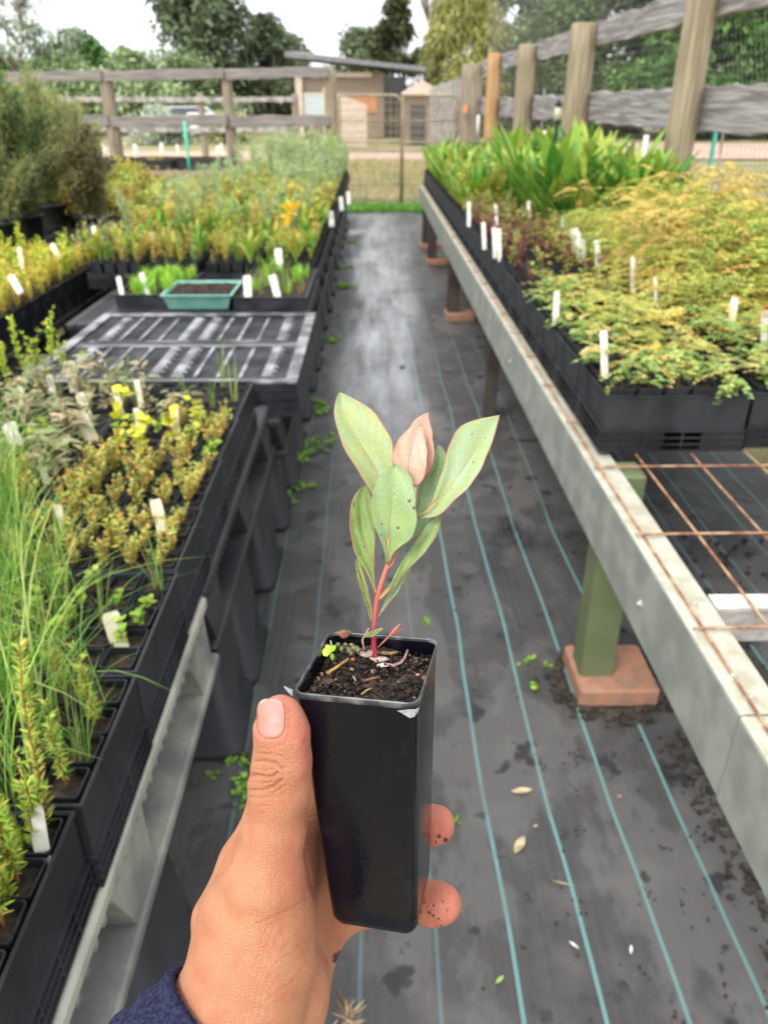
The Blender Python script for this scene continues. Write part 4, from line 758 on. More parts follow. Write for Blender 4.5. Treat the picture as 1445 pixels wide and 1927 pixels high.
for pt, pb, w, z, m, tx in (
 ((207, 1152), (234, 1238), 34, .672, 'cream', 'broad blank cream plant label standing in a corner pot'),
 ((66, 1516), (88, 1640), 30, .672, 'white', 'white plant label with a notched tip beside the heath sprig'),
 ((292, 940), (314, 1024), 22, .672, 'cream', 'cream plant label leaning at the near corner of the amber seedlings'),
 ((78, 872), (92, 925), 15, .68, 'cream', 'narrow cream plant label behind the tall grass, upper one'),
 ((108, 948), (126, 1010), 15, .68, 'cream', 'narrow cream plant label in the tall grass, lower one'),
 ((152, 780), (180, 842), 26, .68, 'cream', 'broad cream plant label between amber seedlings and grey leaves'),
 ((129, 680), (145, 742), 21, .69, 'cream', 'tall cream plant label below the lime shrubs'),
 ((16, 795), (36, 850), 28, .68, 'white', 'wide off-white plant label at the left edge by the grass'),
 ((93, 705), (101, 745), 12, .69, 'white', 'thin white plant label left of the tall cream one'),
 ((35, 728), (52, 765), 14, .69, 'white', 'thin white plant label under the lime shrubs at the left edge'),
 ((150, 740), (168, 788), 17, .69, 'cream', 'cream plant label among grey leaves behind the broad cream one'),
 ((217, 732), (233, 790), 11, .68, 'cream', 'thin cream plant label leaning left in the bare tray'),
 ((257, 715), (270, 778), 11, .68, 'cream', 'thin cream plant label beside the sparse tuft'),
 ((256, 768), (268, 828), 11, .68, 'white', 'thin bright white plant label in front of the bare pots'),
 ((328, 765), (332, 832), 16, .68, 'tan', 'tan wooden-coloured plant label beside the yellow leaves'),
 ((465, 518), (467, 558), 15, .660, 'white', 'white plant label standing right of the green seed tray'),
 ((512, 517), (522, 556), 14, .660, 'white', 'white plant label leaning in the seed tray right of the first'),
 ((523, 467), (526, 500), 14, .68, 'white', 'short white plant label behind the seed trays'),
 ((223, 520), (230, 553), 9, .660, 'white', 'thin white plant label at the left end of the fern tray'),
 ((266, 513), (278, 550), 9, .660, 'white', 'thin white plant label in the middle of the fern tray'),
 ((622, 397), (624, 421), 10, .70, 'white', 'white plant label at the path-side edge of the mixed shrubs'),
 ((617, 362), (619, 382), 7, .74, 'white', 'small white plant label at the far right of the shrub bench, left one'),
 ((641, 370), (643, 392), 8, .72, 'white', 'small white plant label at the far right of the shrub bench, middle one'),
 ((655, 360), (656, 380), 7, .74, 'white', 'small white plant label at the far right of the shrub bench, right one'),
 ((468, 402), (470, 425), 8, .72, 'white', 'white plant label in the middle of the mixed shrubs'),
 ((512, 374), (513, 396), 7, .74, 'white', 'white plant label behind the yellow and red leaves'),
 ((284, 427), (287, 447), 7, .72, 'white', 'white plant label by the left end of the mixed shrubs'),
 ((20, 518), (36, 545), 14, .70, 'white', 'off-white plant label among the golden seedlings at the left edge'),
 ((98, 458), (108, 480), 11, .70, 'cream', 'cream plant label among the golden seedlings'),
 ((36, 465), (42, 500), 8, .70, 'cream', 'thin cream plant label in the golden seedlings near the left edge'),
 ((176, 425), (180, 448), 8, .72, 'white', 'white plant label in the round pot under the dark shrubs'),
 ((1135, 622), (1137, 722), 14, .77, 'white', 'white plant label at the path-side corner of the nearest crate'),
 ((1382, 560), (1372, 628), 14, .80, 'white', 'white plant label in the crate nearest the fence, left of the pair'),
 ((1438, 586), (1436, 655), 14, .80, 'white', 'white plant label in the crate nearest the fence, right of the pair'),
 ((1047, 548), (1045, 600), 11, .80, 'white', 'white plant label at the path-side edge of the second crate'),
 ((1190, 482), (1190, 540), 9, .82, 'white', 'white plant label between green and golden wattle seedlings'),
 ((1232, 520), (1233, 558), 7, .82, 'white', 'thin white plant label among the golden wattle seedlings'),
 ((1122, 452), (1126, 515), 10, .79, 'white', 'white plant label standing alone right of the cluster of four'),
 ((1076, 430), (1080, 478), 8, .80, 'white', 'white plant label, first from the left in the cluster of four'),
 ((1084, 428), (1087, 480), 8, .80, 'white', 'white plant label, second from the left in the cluster of four'),
 ((1087, 436), (1092, 486), 8, .80, 'white', 'white plant label, third from the left in the cluster of four'),
 ((1096, 450), (1099, 492), 8, .80, 'white', 'white plant label, fourth from the left in the cluster of four'),
 ((909, 418), (911, 462), 8, .80, 'white', 'white plant label, left of three by the red seedlings'),
 ((929, 428), (931, 478), 8, .79, 'white', 'white plant label, middle of three by the red seedlings'),
 ((938, 430), (940, 484), 8, .79, 'white', 'white plant label, right of three by the red seedlings'),
 ((932, 385), (934, 430), 6, .82, 'white', 'thin white plant label behind the three by the red seedlings'),
 ((882, 380), (882, 420), 7, .81, 'white', 'white plant label at the path-side edge left of the red seedlings'),
 ((994, 378), (995, 410), 6, .85, 'white', 'thin white plant label between red seedlings and strap leaves'),
 ((1058, 408), (1059, 436), 6, .84, 'white', 'small white plant label in front of the strap leaves'),
 ((1296, 432), (1295, 452), 7, .87, 'white', 'small white plant label poking out of the golden wattles')):
    label_strip(pt, pb, w, z, m, tx)
# stack of upturned mesh trays
st = (-1.235, -.268, 2.565, 3.575); z0 = .480
for i in range(4):
    mb = MB(); x0, x1, y0, y1 = st; e = .004 * (3 - i); x0 -= e; x1 += e; za, zb_ = z0 + i * .030, z0 + i * .030 + .028
    if i == 3: za, zb_ = z0 + .09, .6
    t = .012
    for a in ((x0, x1, y0, y0 + t), (x0, x1, y1 - t, y1), (x0, x0 + t, y0 + t, y1 - t), (x1 - t, x1, y0 + t, y1 - t)): mb.b6(*a, za, zb_)
    r = empty('mesh_tray', ((x0 + x1) / 2, (y0 + y1) / 2, za), label=('topmost black mesh tray, upturned, with dusty pale ribs, on the stack' if i == 3 else '%s flat black mesh tray from the bottom of the upturned stack' % ORD[i].replace('nearest', 'first')), cat='mesh tray')
    part(mb, 'side_wall', 'tray', r)
    if i == 3:
        g = MB(); zt2 = zb_; ins = .07
        for a in ((x0 - .002, x1 + .002, y0 - .002, y0 + .04), (x0 - .002, x1 + .002, y1 - .04, y1 + .002), (x0 - .002, x0 + .04, y0 + .0401, y1 - .0401), (x1 - .04, x1 + .002, y0 + .0401, y1 - .0401)): g.b6(*a, zt2 + .0005, zt2 + .007)
        part(g, 'rim', 'worn', r)
        g = MB(); y = y0 + .05
        while y < y1 - .05:
            g.b6(x0 + .041, x1 - .041, y, y + .006, zt2 - .012, zt2 - .001); y += .018
        g.b6(x0 + .041, x1 - .041, (y0 + y1) / 2 - .03, (y0 + y1) / 2 + .03, zt2 - .012, zt2 - .0005); part(g, 'slats', 'mesh_tray', r)
        g = MB()
        for yy0, yy1 in ((y0 + .07, (y0 + y1) / 2 - .05), ((y0 + y1) / 2 + .05, y1 - .07)):
            for j, x in enumerate(np.linspace(x0 + .11, x1 - .13, 10)):
                wd = .034 if j in (0, 4, 5, 9) else .013; g.b6(x, x + wd, yy0, yy1, zt2 + .0008, zt2 + .0035)
                if wd > .02:
                    for q in range(7): g.b6(x + wd + .004, x + wd + .012, yy0 + (yy1 - yy0) * q / 7, yy0 + (yy1 - yy0) * (q + .5) / 7, zt2 + .0008, zt2 + .003)
        g.b6(x0 + .08, x1 - .1, (y0 + y1) / 2 + .034, (y0 + y1) / 2 + .044, zt2 + .0008, zt2 + .004); g.b6(x0 + .08, x1 - .1, (y0 + y1) / 2 - .044, (y0 + y1) / 2 - .034, zt2 + .0008, zt2 + .004); part(g, 'ribs', 'worn', r)
# solid seed trays, green tray
def soilfill(x0, x1, y0, y1, z, name='potting_soil', par=None):
    mb = MB(); nx = 30; ny = 20; X, Y = np.meshgrid(np.linspace(x0, x1, nx), np.linspace(y0, y1, ny)); V = np.stack([X, Y, z + RNG.normal(size=X.shape) * .003], -1).reshape(-1, 3); I, J = np.meshgrid(np.arange(nx - 1), np.arange(ny - 1)); a = (J * nx + I).ravel()
    return part(mb.add(V, np.stack([a, a + 1, a + nx + 1, a + nx], 1), lin('#9a8a7a')), name, 'soil', par)
TT = {}
for nm, x0, x1, y0, y1, lb in (('f', -1.22, -.92, 3.72, 4.25, 'low black seed tray of bright ferny seedlings left of the green tray'), ('s', -.655, -.315, 3.66, 4.38, 'low black seed tray of thin seedlings right of the green tray')):
    t_ = tray(x0, x1, y0, y1, .600, .06, lb, None, True, 'seed_tray'); soilfill(x0 + .004, x1 - .004, y0 + .004, y1 - .004, .65, par=t_)
fm = MB()
for q in range(34): fm.addmb(KINDS['fern'][q % 3], (RNG.uniform(-1.2, -.94), RNG.uniform(3.76, 4.2), .648), RNG.random() * 6, .8)
part(fm, 'seedlings', 'leaf', [o for o in COL.objects if o.get('label', '').startswith('low black seed tray of bright')][0])
fm = MB()
for q in range(26): fm.addmb(KINDS['tuft'][q % 3] if q % 3 else KINDS['fern'][q % 3], (RNG.uniform(-.64, -.34), RNG.uniform(3.7, 4.3), .648), RNG.random() * 6, .6 + .5 * RNG.random())
part(fm, 'seedlings', 'leaf', [o for o in COL.objects if o.get('label', '').startswith('low black seed tray of thin')][0])
gtm = MB(); gx0, gx1, gy0, gy1 = -.985, -.665, 3.655, 3.99
def taperbox(mb, x0, x1, y0, y1, z0, z1, ins, t=.004):
    lv = [(z0, ins), (z1 - .006, 0), (z1 - .006, -.008), (z1, -.008), (z1, t), (z0 + .004, ins + t)]; V = []
    for z, i in lv: V += [(x0 + i, y0 + i, z), (x1 - i, y0 + i, z), (x1 - i, y1 - i, z), (x0 + i, y1 - i, z)]
    return mb.add(V, [[i * 4 + k, i * 4 + (k + 1) % 4, (i + 1) * 4 + (k + 1) % 4, (i + 1) * 4 + k] for i in range(5) for k in range(4)] + [[3, 2, 1, 0], [20, 21, 22, 23]])
taperbox(gtm, gx0, gx1, gy0, gy1, .602, .672, .022); gto = thing1(gtm, 'seed_tray', 'greentray', label='pale green plastic seed tray filled with bare soil', cat='seed tray'); soilfill(gx0 + .01, gx1 - .01, gy0 + .01, gy1 - .01, .660, par=gto)
# a flat dark mesh sheet under them
tag(MB().b6(-1.25, -.30, 3.62, 4.41, .5455, .565).b6(-1.245, -.305, 3.625, 4.405, .565, .58).b6(-1.25, -.30, 3.62, 4.41, .58, .5985).build('upturned_tray', 'tray'), 'flat black upturned tray that the low seed trays stand on', 'tray')
# rows of larger pots and shrubs behind
MIX = [('mixed', .9), ('amber', .8), ('mixed', 1.), ('sage', .7)]
rowlab = 'bushy shrub seedling in a black pot in the far half of the left bench'
for r in range(22):
    y0 = 4.42 + r * .325; zz = .548
    for ci in range(4):
        x1 = -.315 - ci * .32; x0 = x1 - .31; tray(x0, x1, y0, y0 + .31, zz, .08, 'ribbed black crate in the far half of the left bench', 'crates in the far half of the left bench')
        for i in range(4):
            for j in range(4):
                x, y = x0 + .01 + (i + .5) * .0725, y0 + .01 + (j + .5) * .0725
                if r < 2: k, s = (['empty', 'amber', 'mixed', 'olive', 'broad'][RNG.integers(5)], .62)
                elif r < 5: k, s = (['amber', 'mixed', 'mixed', 'olive', 'sage', 'broad'][RNG.integers(6)], .85)
                elif r < 9: k, s = (['amber', 'mixed', 'mixed', 'mixed', 'sage'][RNG.integers(5)], 1.)
                elif x > -.85: k, s = ('sage', .85) if r > 13 else (['mixed', 'sage'][RNG.integers(2)], .8)
                else: k, s = ('amber' if RNG.random() < .5 else 'mixed', .62)
                if RNG.random() < .25 and r > 4: k = 'empty'
                potted(k, 65, x, y, zz + .012, r < 3 and ci < 2, None if r >= 3 or ci > 1 else ('empty tube pot holding only soil in the crates just behind the seed trays' if k == 'empty' else DESC.get(k, {'mixed': 'bushy yellow-green seedling', 'amber': 'bushy amber seedling', 'olive': 'olive-leaved seedling', 'sage': 'fine grey-green seedling', 'broad': 'broad-leaved green seedling'}.get(k, '')) + ' in the crates just behind the seed trays'), None if r >= 3 or ci > 1 else 'pots just behind the seed trays, ' + k, s)
for i in range(46):   # tall sage shrubs at the far end
    x, y = RNG.uniform(-1.3, -.36), RNG.uniform(7.6, 11.2); o = bpy.data.objects.new('sage_shrub', LEAFM['sage'][i % 4]); COL.objects.link(o); o.location = (x, y, .66); o.rotation_euler = (0, 0, RNG.random() * 6); s = 1.1 + .45 * RNG.random(); o.scale = (s, s, s); tag(o, 'tall fine-leaved grey-green shrub near the far end of the left bench', 'shrub', 'tall grey-green shrubs at the far end')
tc_ = empty('tall_cypress_seedling', (-.42, 8.6, .66), label='tall narrow bright green seedling standing above the grey-green shrubs', cat='plant')
q = k_shrub(.62, .03, 420, .035, .005, ('#a8b83c', '#8fa83c', '#bcc04c'), '#7a6a3c', 6, 1.6, 0.); q.build('foliage', 'leaf', tc_)
rf_ = empty('yellow_leaved_plant', tuple(on_z(548, 418, .86)), label='seedling with bright yellow leaves and one red leaf among the shrubs', cat='plant')
q = MB(); n = 9; q.leaves(np.zeros((n, 3)) + [0, 0, .05] + RNG.normal(size=(n, 3)) * .01, RNG.normal(size=(n, 3)) + [0, 0, .4], .09, .04, pal(['#e0c030', '#d8b428'], n), .2); q.leaves([[.06, 0, .05]], [[1, 0, -.1]], .06, .04, [lin('#d83a20')], .1); q.tube([(0, 0, -.03), (0, 0, .07)], .002, 5, col=lin('#8a6a3c')); q.build('foliage', 'leaf', rf_)
STUFF.build('far_seedling_pots', ['leaf', 'pot', 'soil']); tag(bpy.data.objects['far_seedling_pots'], 'small potted seedlings crowded on the far parts of both benches', 'potted seedlings', kind='stuff')
# ------------------------------------------------------------------ second left bench: square pots, buckets, dark shrubs
for i, (y0, y1) in enumerate(((2.3, 3.45), (3.48, 4.6), (4.63, 5.75), (5.78, 6.9), (6.93, 8.3))):
    pallet(-2.9, -1.69, y0, y1, .26, .42 + .01, 'pallet', 'black plastic pallet, %s along the outer left bench' % ORD[i], 'pallets of the outer left bench')
for j in range(16):
    y0 = 2.6 + j * .165
    for i in range(4):
        x = -1.76 - i * .165
        if j > 14: continue
        r = empty('square_pot', (x, y0, .432), RNG.normal() * .03, label=('square black pot of golden seedlings, %s from the path end of the outer bench edge' % (ORD + ['ninth', 'tenth', 'eleventh', 'twelfth', 'thirteenth', 'fourteenth', 'fifteenth'])[j] if i == 0 else 'square black pot of golden seedlings inside the outer left bench'), cat='pot', group='square pots of golden seedlings')
        if 'sqp' not in TR: TR['sqp'] = pot_mesh(.155, .17, .85, .003, .004).mesh('pot', 'pot'); TR['sqs'] = soil_mesh(.155, .17, 8).mesh('soil', 'soil'); 
        for nm_, me_ in (('pot', TR['sqp']), ('soil', TR['sqs'])): o = bpy.data.objects.new(nm_, me_); COL.objects.link(o); o.parent = r
        q = MB()
        for _ in range(8): q.addmb(KINDS['gold'][RNG.integers(3)] if RNG.random() > .12 else KINDS['lime'][0], (RNG.uniform(-.055, .055), RNG.uniform(-.055, .055), .155), RNG.random() * 6, .85 + .6 * RNG.random())
        q.build('seedlings', 'leaf', r)
def roundpot(r, h):
    a = np.arange(28) * 2 * math.pi / 28; lv = [(0, r * .8), (h - .03, r * .97), (h - .03, r * 1.04), (h, r * 1.05), (h, r * .98), (h - .04, r * .95)]
    V = np.concatenate([np.stack([q * np.cos(a), q * np.sin(a), np.full(28, z)], 1) for z, q in lv]); k = np.arange(28); k2 = (k + 1) % 28
    return MB().add(V, np.concatenate([np.stack([i * 28 + k, i * 28 + k2, (i + 1) * 28 + k2, (i + 1) * 28 + k], 1) for i in range(5)]))
def disc(r, z): a = np.arange(28) * 2 * math.pi / 28; return MB().add(np.stack([r * np.cos(a), r * np.sin(a), np.full(28, z)], 1), [[0, i, i + 1] for i in range(1, 27)])
def bigshrub(x, y, z, h, r, cols, label, n=2600, potr=.13, poth=.22, ll=.05, lw=.006, group=None, spiky=.9, name='potted_shrub'):
    t = empty(name, (x, y, z), label=label, cat='potted shrub', group=group); roundpot(potr, poth).build('pot', 'pot', t, True); disc(potr * .93, poth - .03).build('soil', 'soil', t); tr = MB(); q = MB(); nb = 20; per = n // nb
    for b in range(nb):
        a = RNG.random() * 6.28; u = RNG.random(); hh = h * (.55 + .45 * RNG.random()); o = r * u; tt = np.linspace(0, 1, 6); P = np.stack([math.cos(a) * o * tt ** 1.2, math.sin(a) * o * tt ** 1.2, poth - .03 + hh * tt * (1 - .3 * u)], 1)
        tr.tube(P, np.linspace(.006, .0015, 6), 5, cap=False); s_ = RNG.uniform(.18, 1, per); B = np.stack([np.interp(s_, tt, P[:, k]) for k in range(3)], 1) + RNG.normal(size=(per, 3)) * .035; D = RNG.normal(size=(per, 3)) + [0, 0, spiky] + (B - [0, 0, h / 2]) * [2, 2, 0]
        q.leaves(B, D, ll * (.6 + .8 * RNG.random(per)), lw, pal(cols, per, .25) * (.75 + .5 * RNG.random()), .1)
    tr.build('branches', 'trunk', t, True); q.build('foliage', 'leaf', t); return t
DARK = ['#7c8c5a', '#8c945c', '#a09a64', '#70825a', '#aca46c']; DUST = ['#7a7450', '#8a7c58', '#66683f', '#5a5c3a']
for i, (px, py, h, r, cs, lb) in enumerate(((180, 455, .62, .13, DUST, 'narrow brownish potted shrub at the path end of the dark row'), (105, 430, 1.0, .26, DARK, 'tall dark green potted shrub second from the path in the dark row'), (60, 455, .95, .26, ['#4f6a3c', '#5f7a44', '#456034', '#8a8a4c'], 'tall green potted shrub at the front of the dark row'), (15, 470, .9, .3, DARK, 'dark potted shrub at the left edge, front'), (30, 420, 1.05, .34, ['#a8903c', '#b09a48', '#7a7a3c', '#8f8440'], 'rusty yellow-tipped potted shrub behind the dark row at the left edge'), (120, 400, .9, .3, DARK, 'dark potted shrub at the back of the dark row'), (-60, 440, 1.0, .34, DARK, 'dark potted shrub just beyond the left edge'))):
    p = on_z(px, py, .43); bigshrub(p[0], p[1], .432, h * 1.22, r * 1.7, cs, lb, 22000, ll=.055, lw=.009)
p = on_z(195, 520, .43); bigshrub(p[0] - .03, p[1], .432, .16, .08, ['#8a8a6a', '#a09a70'], 'round black pot with sparse twigs at the end of the outer left bench', 200, .12, .21)
bigshrub(p[0] - .06, p[1] + .42, .432, .14, .08, ['#8a8a6a', '#a09a70'], 'round black pot with a white label, behind the sparse one', 160, .12, .21)
for q_ in range(7):
    p = on_z(140 + q_ * 26, 330 + (q_ % 3) * 14, .55); bigshrub(p[0], p[1], .33, .32, .2, ['#b0b044', '#98a83c', '#c4b84c', '#a8984a'], 'yellow-green potted shrub by the back shelf, %s from the left' % (ORD[q_] if q_ else 'first'), 900, ll=.05, lw=.016, spiky=.3, potr=.15)
FILL = [['#b0b050', '#98a848', '#c4b858', '#a8a050'], ['#8a9a4c', '#a0a85c', '#788a44'], ['#c0a850', '#b09c50', '#98984c'], ['#9cb45c', '#b4bc60']]
for i in range(30):
    x, y = -1.85 - 1.9 * RNG.random(), 6.2 + 3.4 * RNG.random()
    if x < -2.2 and y < 7.6: y += 1.6
    bigshrub(x, y, .33 if y > 7 else .432, .26 + .2 * RNG.random(), .2, FILL[i % 4], 'leafy yellow-green potted shrub massed between the dark shrubs and the shelf', 1300, ll=.05, lw=.016, spiky=.4, potr=.12, poth=.2, group='leafy potted shrubs massed before the shelf')
# back shelf with black trays and labels
sf = empty('timber_shelf', (-3.2, 12.3, 0), label='low brown timber shelf behind the left-hand shrubs carrying black trays', cat='shelf')
part(MB().b6(-4.5, -2.0, 11.2, 13.0, .60, .645), 'shelf_top', 'brown', sf); part(MB().b6(-4.5, -2.0, 11.15, 11.2, .3, .64), 'front_board', 'brown', sf)
for x in (-4.4, -2.1):
    for y in (11.3, 12.9): part(MB().b6(x - .05, x + .05, y - .05, y + .05, 0, .6), 'leg', 'postdark', sf)
for i, (x0, x1) in enumerate(((-4.30, -3.62), (-3.52, -2.85), (-2.76, -2.08))):
    t_ = tray(x0, x1, 12.0, 12.9, .646, .13, 'long black tray on the timber shelf, %s from the left' % ('first', 'second', 'third')[i], None, True, 'shelf_tray'); soilfill(x0 + .01, x1 - .01, 12.01, 12.89, .755, par=t_)
for i, px in enumerate((174, 198, 208, 219, 255, 259, 305, 335, 411, 418, 431)): label_strip((px - 2, 268 + (i % 3) * 3), (px, 286 + (i % 2) * 4), 6, .76, 'white', 'white plant label in the trays on the timber shelf, %s from the left' % ['first', 'second', 'third', 'fourth', 'fifth', 'sixth', 'seventh', 'eighth', 'ninth', 'tenth', 'eleventh'][i])
# black crates standing at the far left of the main bench
for i in range(3): tray(-1.75, -1.35, 6.3 + i * .5, 6.75 + i * .5, .62, .14, 'deep black crate behind the round pots, %s' % ('nearest', 'middle', 'farthest')[i], None, True, 'deep_crate')
# stakes, tree guards, lantern
def stake(px0, py0, px1, py1, Y_, r, m, lb, nm='stake', zb=0.):
    a, b = on_y(px0, py0, Y_), on_y(px1, py1, Y_); mb = MB(); mb.tube([(b[0], b[1], zb), (b[0] * .5 + a[0] * .5, Y_, (zb + a[2]) / 2), a], r, 8); return thing1(mb, nm, m, True, label=lb, cat=nm.replace('_', ' '))
stake(1350, 222, 1342, 315, 5.2, .014, 'guard', 'bright green stake beyond the fence at the right', 'garden_stake', 0)
stake(347, 228, 352, 270, 12, .02, 'guard', 'green tree guard beyond the back shelf', 'tree_guard', .5)
stake(1362, 230, 1352, 420, 5.6, .008, 'greywood', 'thin grey stick beside the bright green stake', 'garden_stake', 0)
stake(1024, 165, 1022, 260, 9, .008, 'wire', 'thin grey rod rising between the third and second fence posts', 'garden_stake', 0)
lt = empty('garden_lantern', tuple(on_y(1049, 250, 6.2)), label='slim black post lamp with a cream glass by the fence', cat='lantern'); p = on_y(1049, 215, 6.2)
part(MB().tube([(p[0], 6.2, .6), (p[0], 6.2, p[2] - .04)], .014, 10), 'stem', 'rubber', lt); part(MB().tube([(p[0], 6.2, p[2] - .04), (p[0], 6.2, p[2] + .05)], [.026, .022], 12), 'glass', 'cream', lt, True); part(MB().tube([(p[0], 6.2, p[2] + .05), (p[0], 6.2, p[2] + .075), (p[0], 6.2, p[2] + .10)], [.03, .015, .006], 12), 'cap', 'rubber', lt, True)
def mb_g(p, Y_, w_): return MB().tube([(p[0], Y_, p[2] - .22), (p[0], Y_, p[2] + .02)], w_ * .3, 10)
for i, (px, py, Y_, w_) in enumerate(((1215, 262, 4.6, .05), (1024, 250, 7.5, .05), (900, 220, 9.6, .05), (1347, 350, 4.3, .07))): p = on_y(px, py, Y_); thing1(mb_g(p, Y_, w_), 'milky_tree_guard', 'tag' if i < 3 else 'worn', True, label='milky plastic tree guard by the fence, %s' % ('right of the strap leaves', 'beside the lantern', 'at the foot of the far posts', 'on the dry grass below the green stake')[i], cat='tree guard')
thing1(MB().b6(*(lambda p: (p[0] - .03, p[0] + .03, 13.1, 13.13, p[2] - .05, p[2] + .05))(on_y(875, 205, 13.1))), 'reflector', 'lilac', label='small orange reflector on the corner post by the gate', cat='reflector')
# ------------------------------------------------------------------ weeds and litter on the path
WD = [(560, 860, 150, .10), (545, 930, 70, .07), (600, 770, 90, .08), (650, 540, 130, .09), (650, 505, 80, .08), (625, 640, 60, .07), (660, 455, 90, .08), (455, 1480, 60, .07), (1045, 1250, 60, .05), (1175, 1230, 30, .05), (350, 1750, 26, .13), (590, 830, 60, .06), (840, 1540, 14, .03), (800, 1170, 14, .02), (757, 690, 14, .04)]
for i, (px, py, n, h) in enumerate(WD):
    mb = MB(); p = on_z(px, py, .0); n = n * 2; clump(mb, p, n, h * .55 if i != 10 else h, ['#7fae3c', '#95c04a', '#5f8a30', '#88a83c'], .009 if i != 10 else .004, .05 if n > 30 else .012); o = thing1(mb, 'weed_clump', 'leaf', label='%s weed clump on the mat, %s' % (('bright green', 'small green')[n < 140], ('under the near end of the black pallet', 'just below the largest weed clump', 'beside the mesh tray stack legs', 'by the bench near the seed trays', 'behind the seed-tray weed clump', 'between the mesh stack and seed trays', 'by the far bench legs', 'between the two near bins', 'left of the brown block', 'behind the brown block', 'thin-bladed, by the grey pallet', 'beside the largest weed clump', 'beside the held pot', 'right behind the held seedling', 'in the middle of the wet mat')[i]), cat='weed')
def litter(px, py, L_, W_, ang, m, lb, curl=.25):
    p = on_z(px, py, .0); t = np.linspace(0, 1, 7); ca, sa = math.cos(ang), math.sin(ang); wv = np.sin(math.pi * (t * .92 + .04)) * W_ / 2; mb = MB(); V = []
    for ti, wi in zip(t, wv):
        for s_ in (-1, 0, 1): V.append((p[0] + ca * ti * L_ - sa * s_ * wi, p[1] + sa * ti * L_ + ca * s_ * wi, .006 + curl * L_ * (ti - .5) ** 2 * .8 + abs(s_) * wi * .35))
    mb.add(V, [[i * 3 + k, i * 3 + k + 1, i * 3 + k + 4, i * 3 + k + 3] for i in range(6) for k in (0, 1)]); return thing1(mb, 'fallen_leaf', m, True, label=lb, cat='fallen leaf')
litter(968, 1610, .052, .020, 1.0, 'dryleaf', 'pale tan fallen leaf on the mat, the larger of the two right of the pot'); litter(962, 1494, .05, .018, .1, 'dryleaf', 'pale yellowish fallen leaf above the larger tan one')
litter(1070, 1775, .022, .006, -.8, 'white', 'small white curled petal on a teal thread'); litter(1185, 1800, .02, .006, 1.2, 'white', 'small white curled petal right of the teal thread'); litter(932, 1855, .022, .008, .7, 'lf_low', 'tiny green fallen leaf near the bottom edge'); litter(1035, 1660, .05, .003, -.3, 'dryleaf', 'thin straw lying across a teal thread'); litter(1003, 1560, .012, .006, .5, 'dryleaf', 'tiny tan leaf scrap between teal threads'); litter(1160, 1505, .014, .008, .5, 'brick', 'reddish brown leaf scrap between teal threads'); litter(270, 1790, .06, .04, .5, 'brick', 'brown fallen leaf in the shade at the foot of the grey pallet')
mb = MB(); p = on_z(655, 1925, 0.); n = 40; mb.leaves(np.tile(p, (n, 1)) + RNG.normal(size=(n, 3)) * [.006, .006, .002] + [0, 0, .01], RNG.normal(size=(n, 3)) * [1, 1, .3] + [.3, .4, .3], .035, .0022, pal(['#b09a7a', '#8a7458', '#c4b090'], n), .1); mb.tube([p + [-.02, .06, .004], p + [-.008, .03, .008], p + [0, 0, .008]], .0018, 5, col=lin('#8a6a4c')); thing1(mb, 'dried_seed_head', 'leaf', label='dry straw-coloured seed head on the mat below the hand', cat='seed head')
# ================================================================== HELD SEEDLING
PR = np.array([[.9708, .2362, -.0411], [-.2287, .9638, .137], [.072, -.1236, .9897]]); PC = np.array([-.00247, .25151, 1.24631])
def P2W(v): return PC + np.asarray(v, float) @ PR.T
M['heldpot'] = mat('held_pot_plastic', (.0025, .0027, .007), .19, (.012, .012, .016), 55, vdet=10, lo=.58, hi=.80, bump=.08, bscale=260, rough2=.4, spec=.28)
M['potrim'] = mat('held_pot_rim', (.03, .033, .038), .3, (.2, .2, .2), 90, lo=.5, hi=.75, spec=.6)
M['flake'] = mat('scuffed_plastic', (.34, .34, .37), .5, (.2, .2, .22), 300)
hs2 = empty('potted_seedling', tuple(P2W((0, 0, -.125))), label='black square tube pot with a grey-green pink-tipped leafy seedling held in the hand', cat='potted seedling')
def ring(r, c, z, seg=6):
    out = []
    for q, (sx, sy) in enumerate(((1, 1), (-1, 1), (-1, -1), (1, -1))):
        for k in range(seg + 1): an = R_(q * 90 + 90 * k / seg); out.append((sx * (r - c) + c * math.cos(an), sy * (r - c) + c * math.sin(an), z))
    return out
def loft(mb, rings, mi=0, closed_end=False):
    n = len(rings[0]); V = [p for r in rings for p in r]; Q = [[(i) * n + (k + 1) % n, i * n + k, (i + 1) * n + k, (i + 1) * n + (k + 1) % n] for i in range(len(rings) - 1) for k in range(n)]
    T = []
    if closed_end: V.append(tuple(np.mean(rings[-1], 0))); c = len(V) - 1; b = (len(rings) - 1) * n; T = [[b + k, c, b + (k + 1) % n] for k in range(n)]
    mb.add(P2W(V), (np.array(Q), np.array(T, dtype=int).reshape(-1, 3)), mi=mi); return mb
mb = MB(); lv = [(0.0, .0, .0)]
wr = lambda z: .0245 - (.0245 - .0194) * (-z / .125)
rg = [ring(wr(z), .0045 - .0 * z, z, 6) for z in (-.0032, -.02, -.0205, -.05, -.08, -.11, -.121)] + [ring(wr(-.124) - .0012, .0045, -.1245, 6), ring(.012, .004, -.125, 6)]
loft(mb, rg, closed_end=True)
loft(mb, [ring(.0225, .003, -.040, 6), ring(.0228, .003, -.012, 6), ring(.0241, .0035, -.0017, 6)][::-1][::-1])
loft(mb, [ring(.0236, .0038, z, 6) for z in (-.012, -.0095)] + [ring(.0232, .0036, -.0093, 6)])
part(mb, 'pot', 'heldpot', hs2, True)
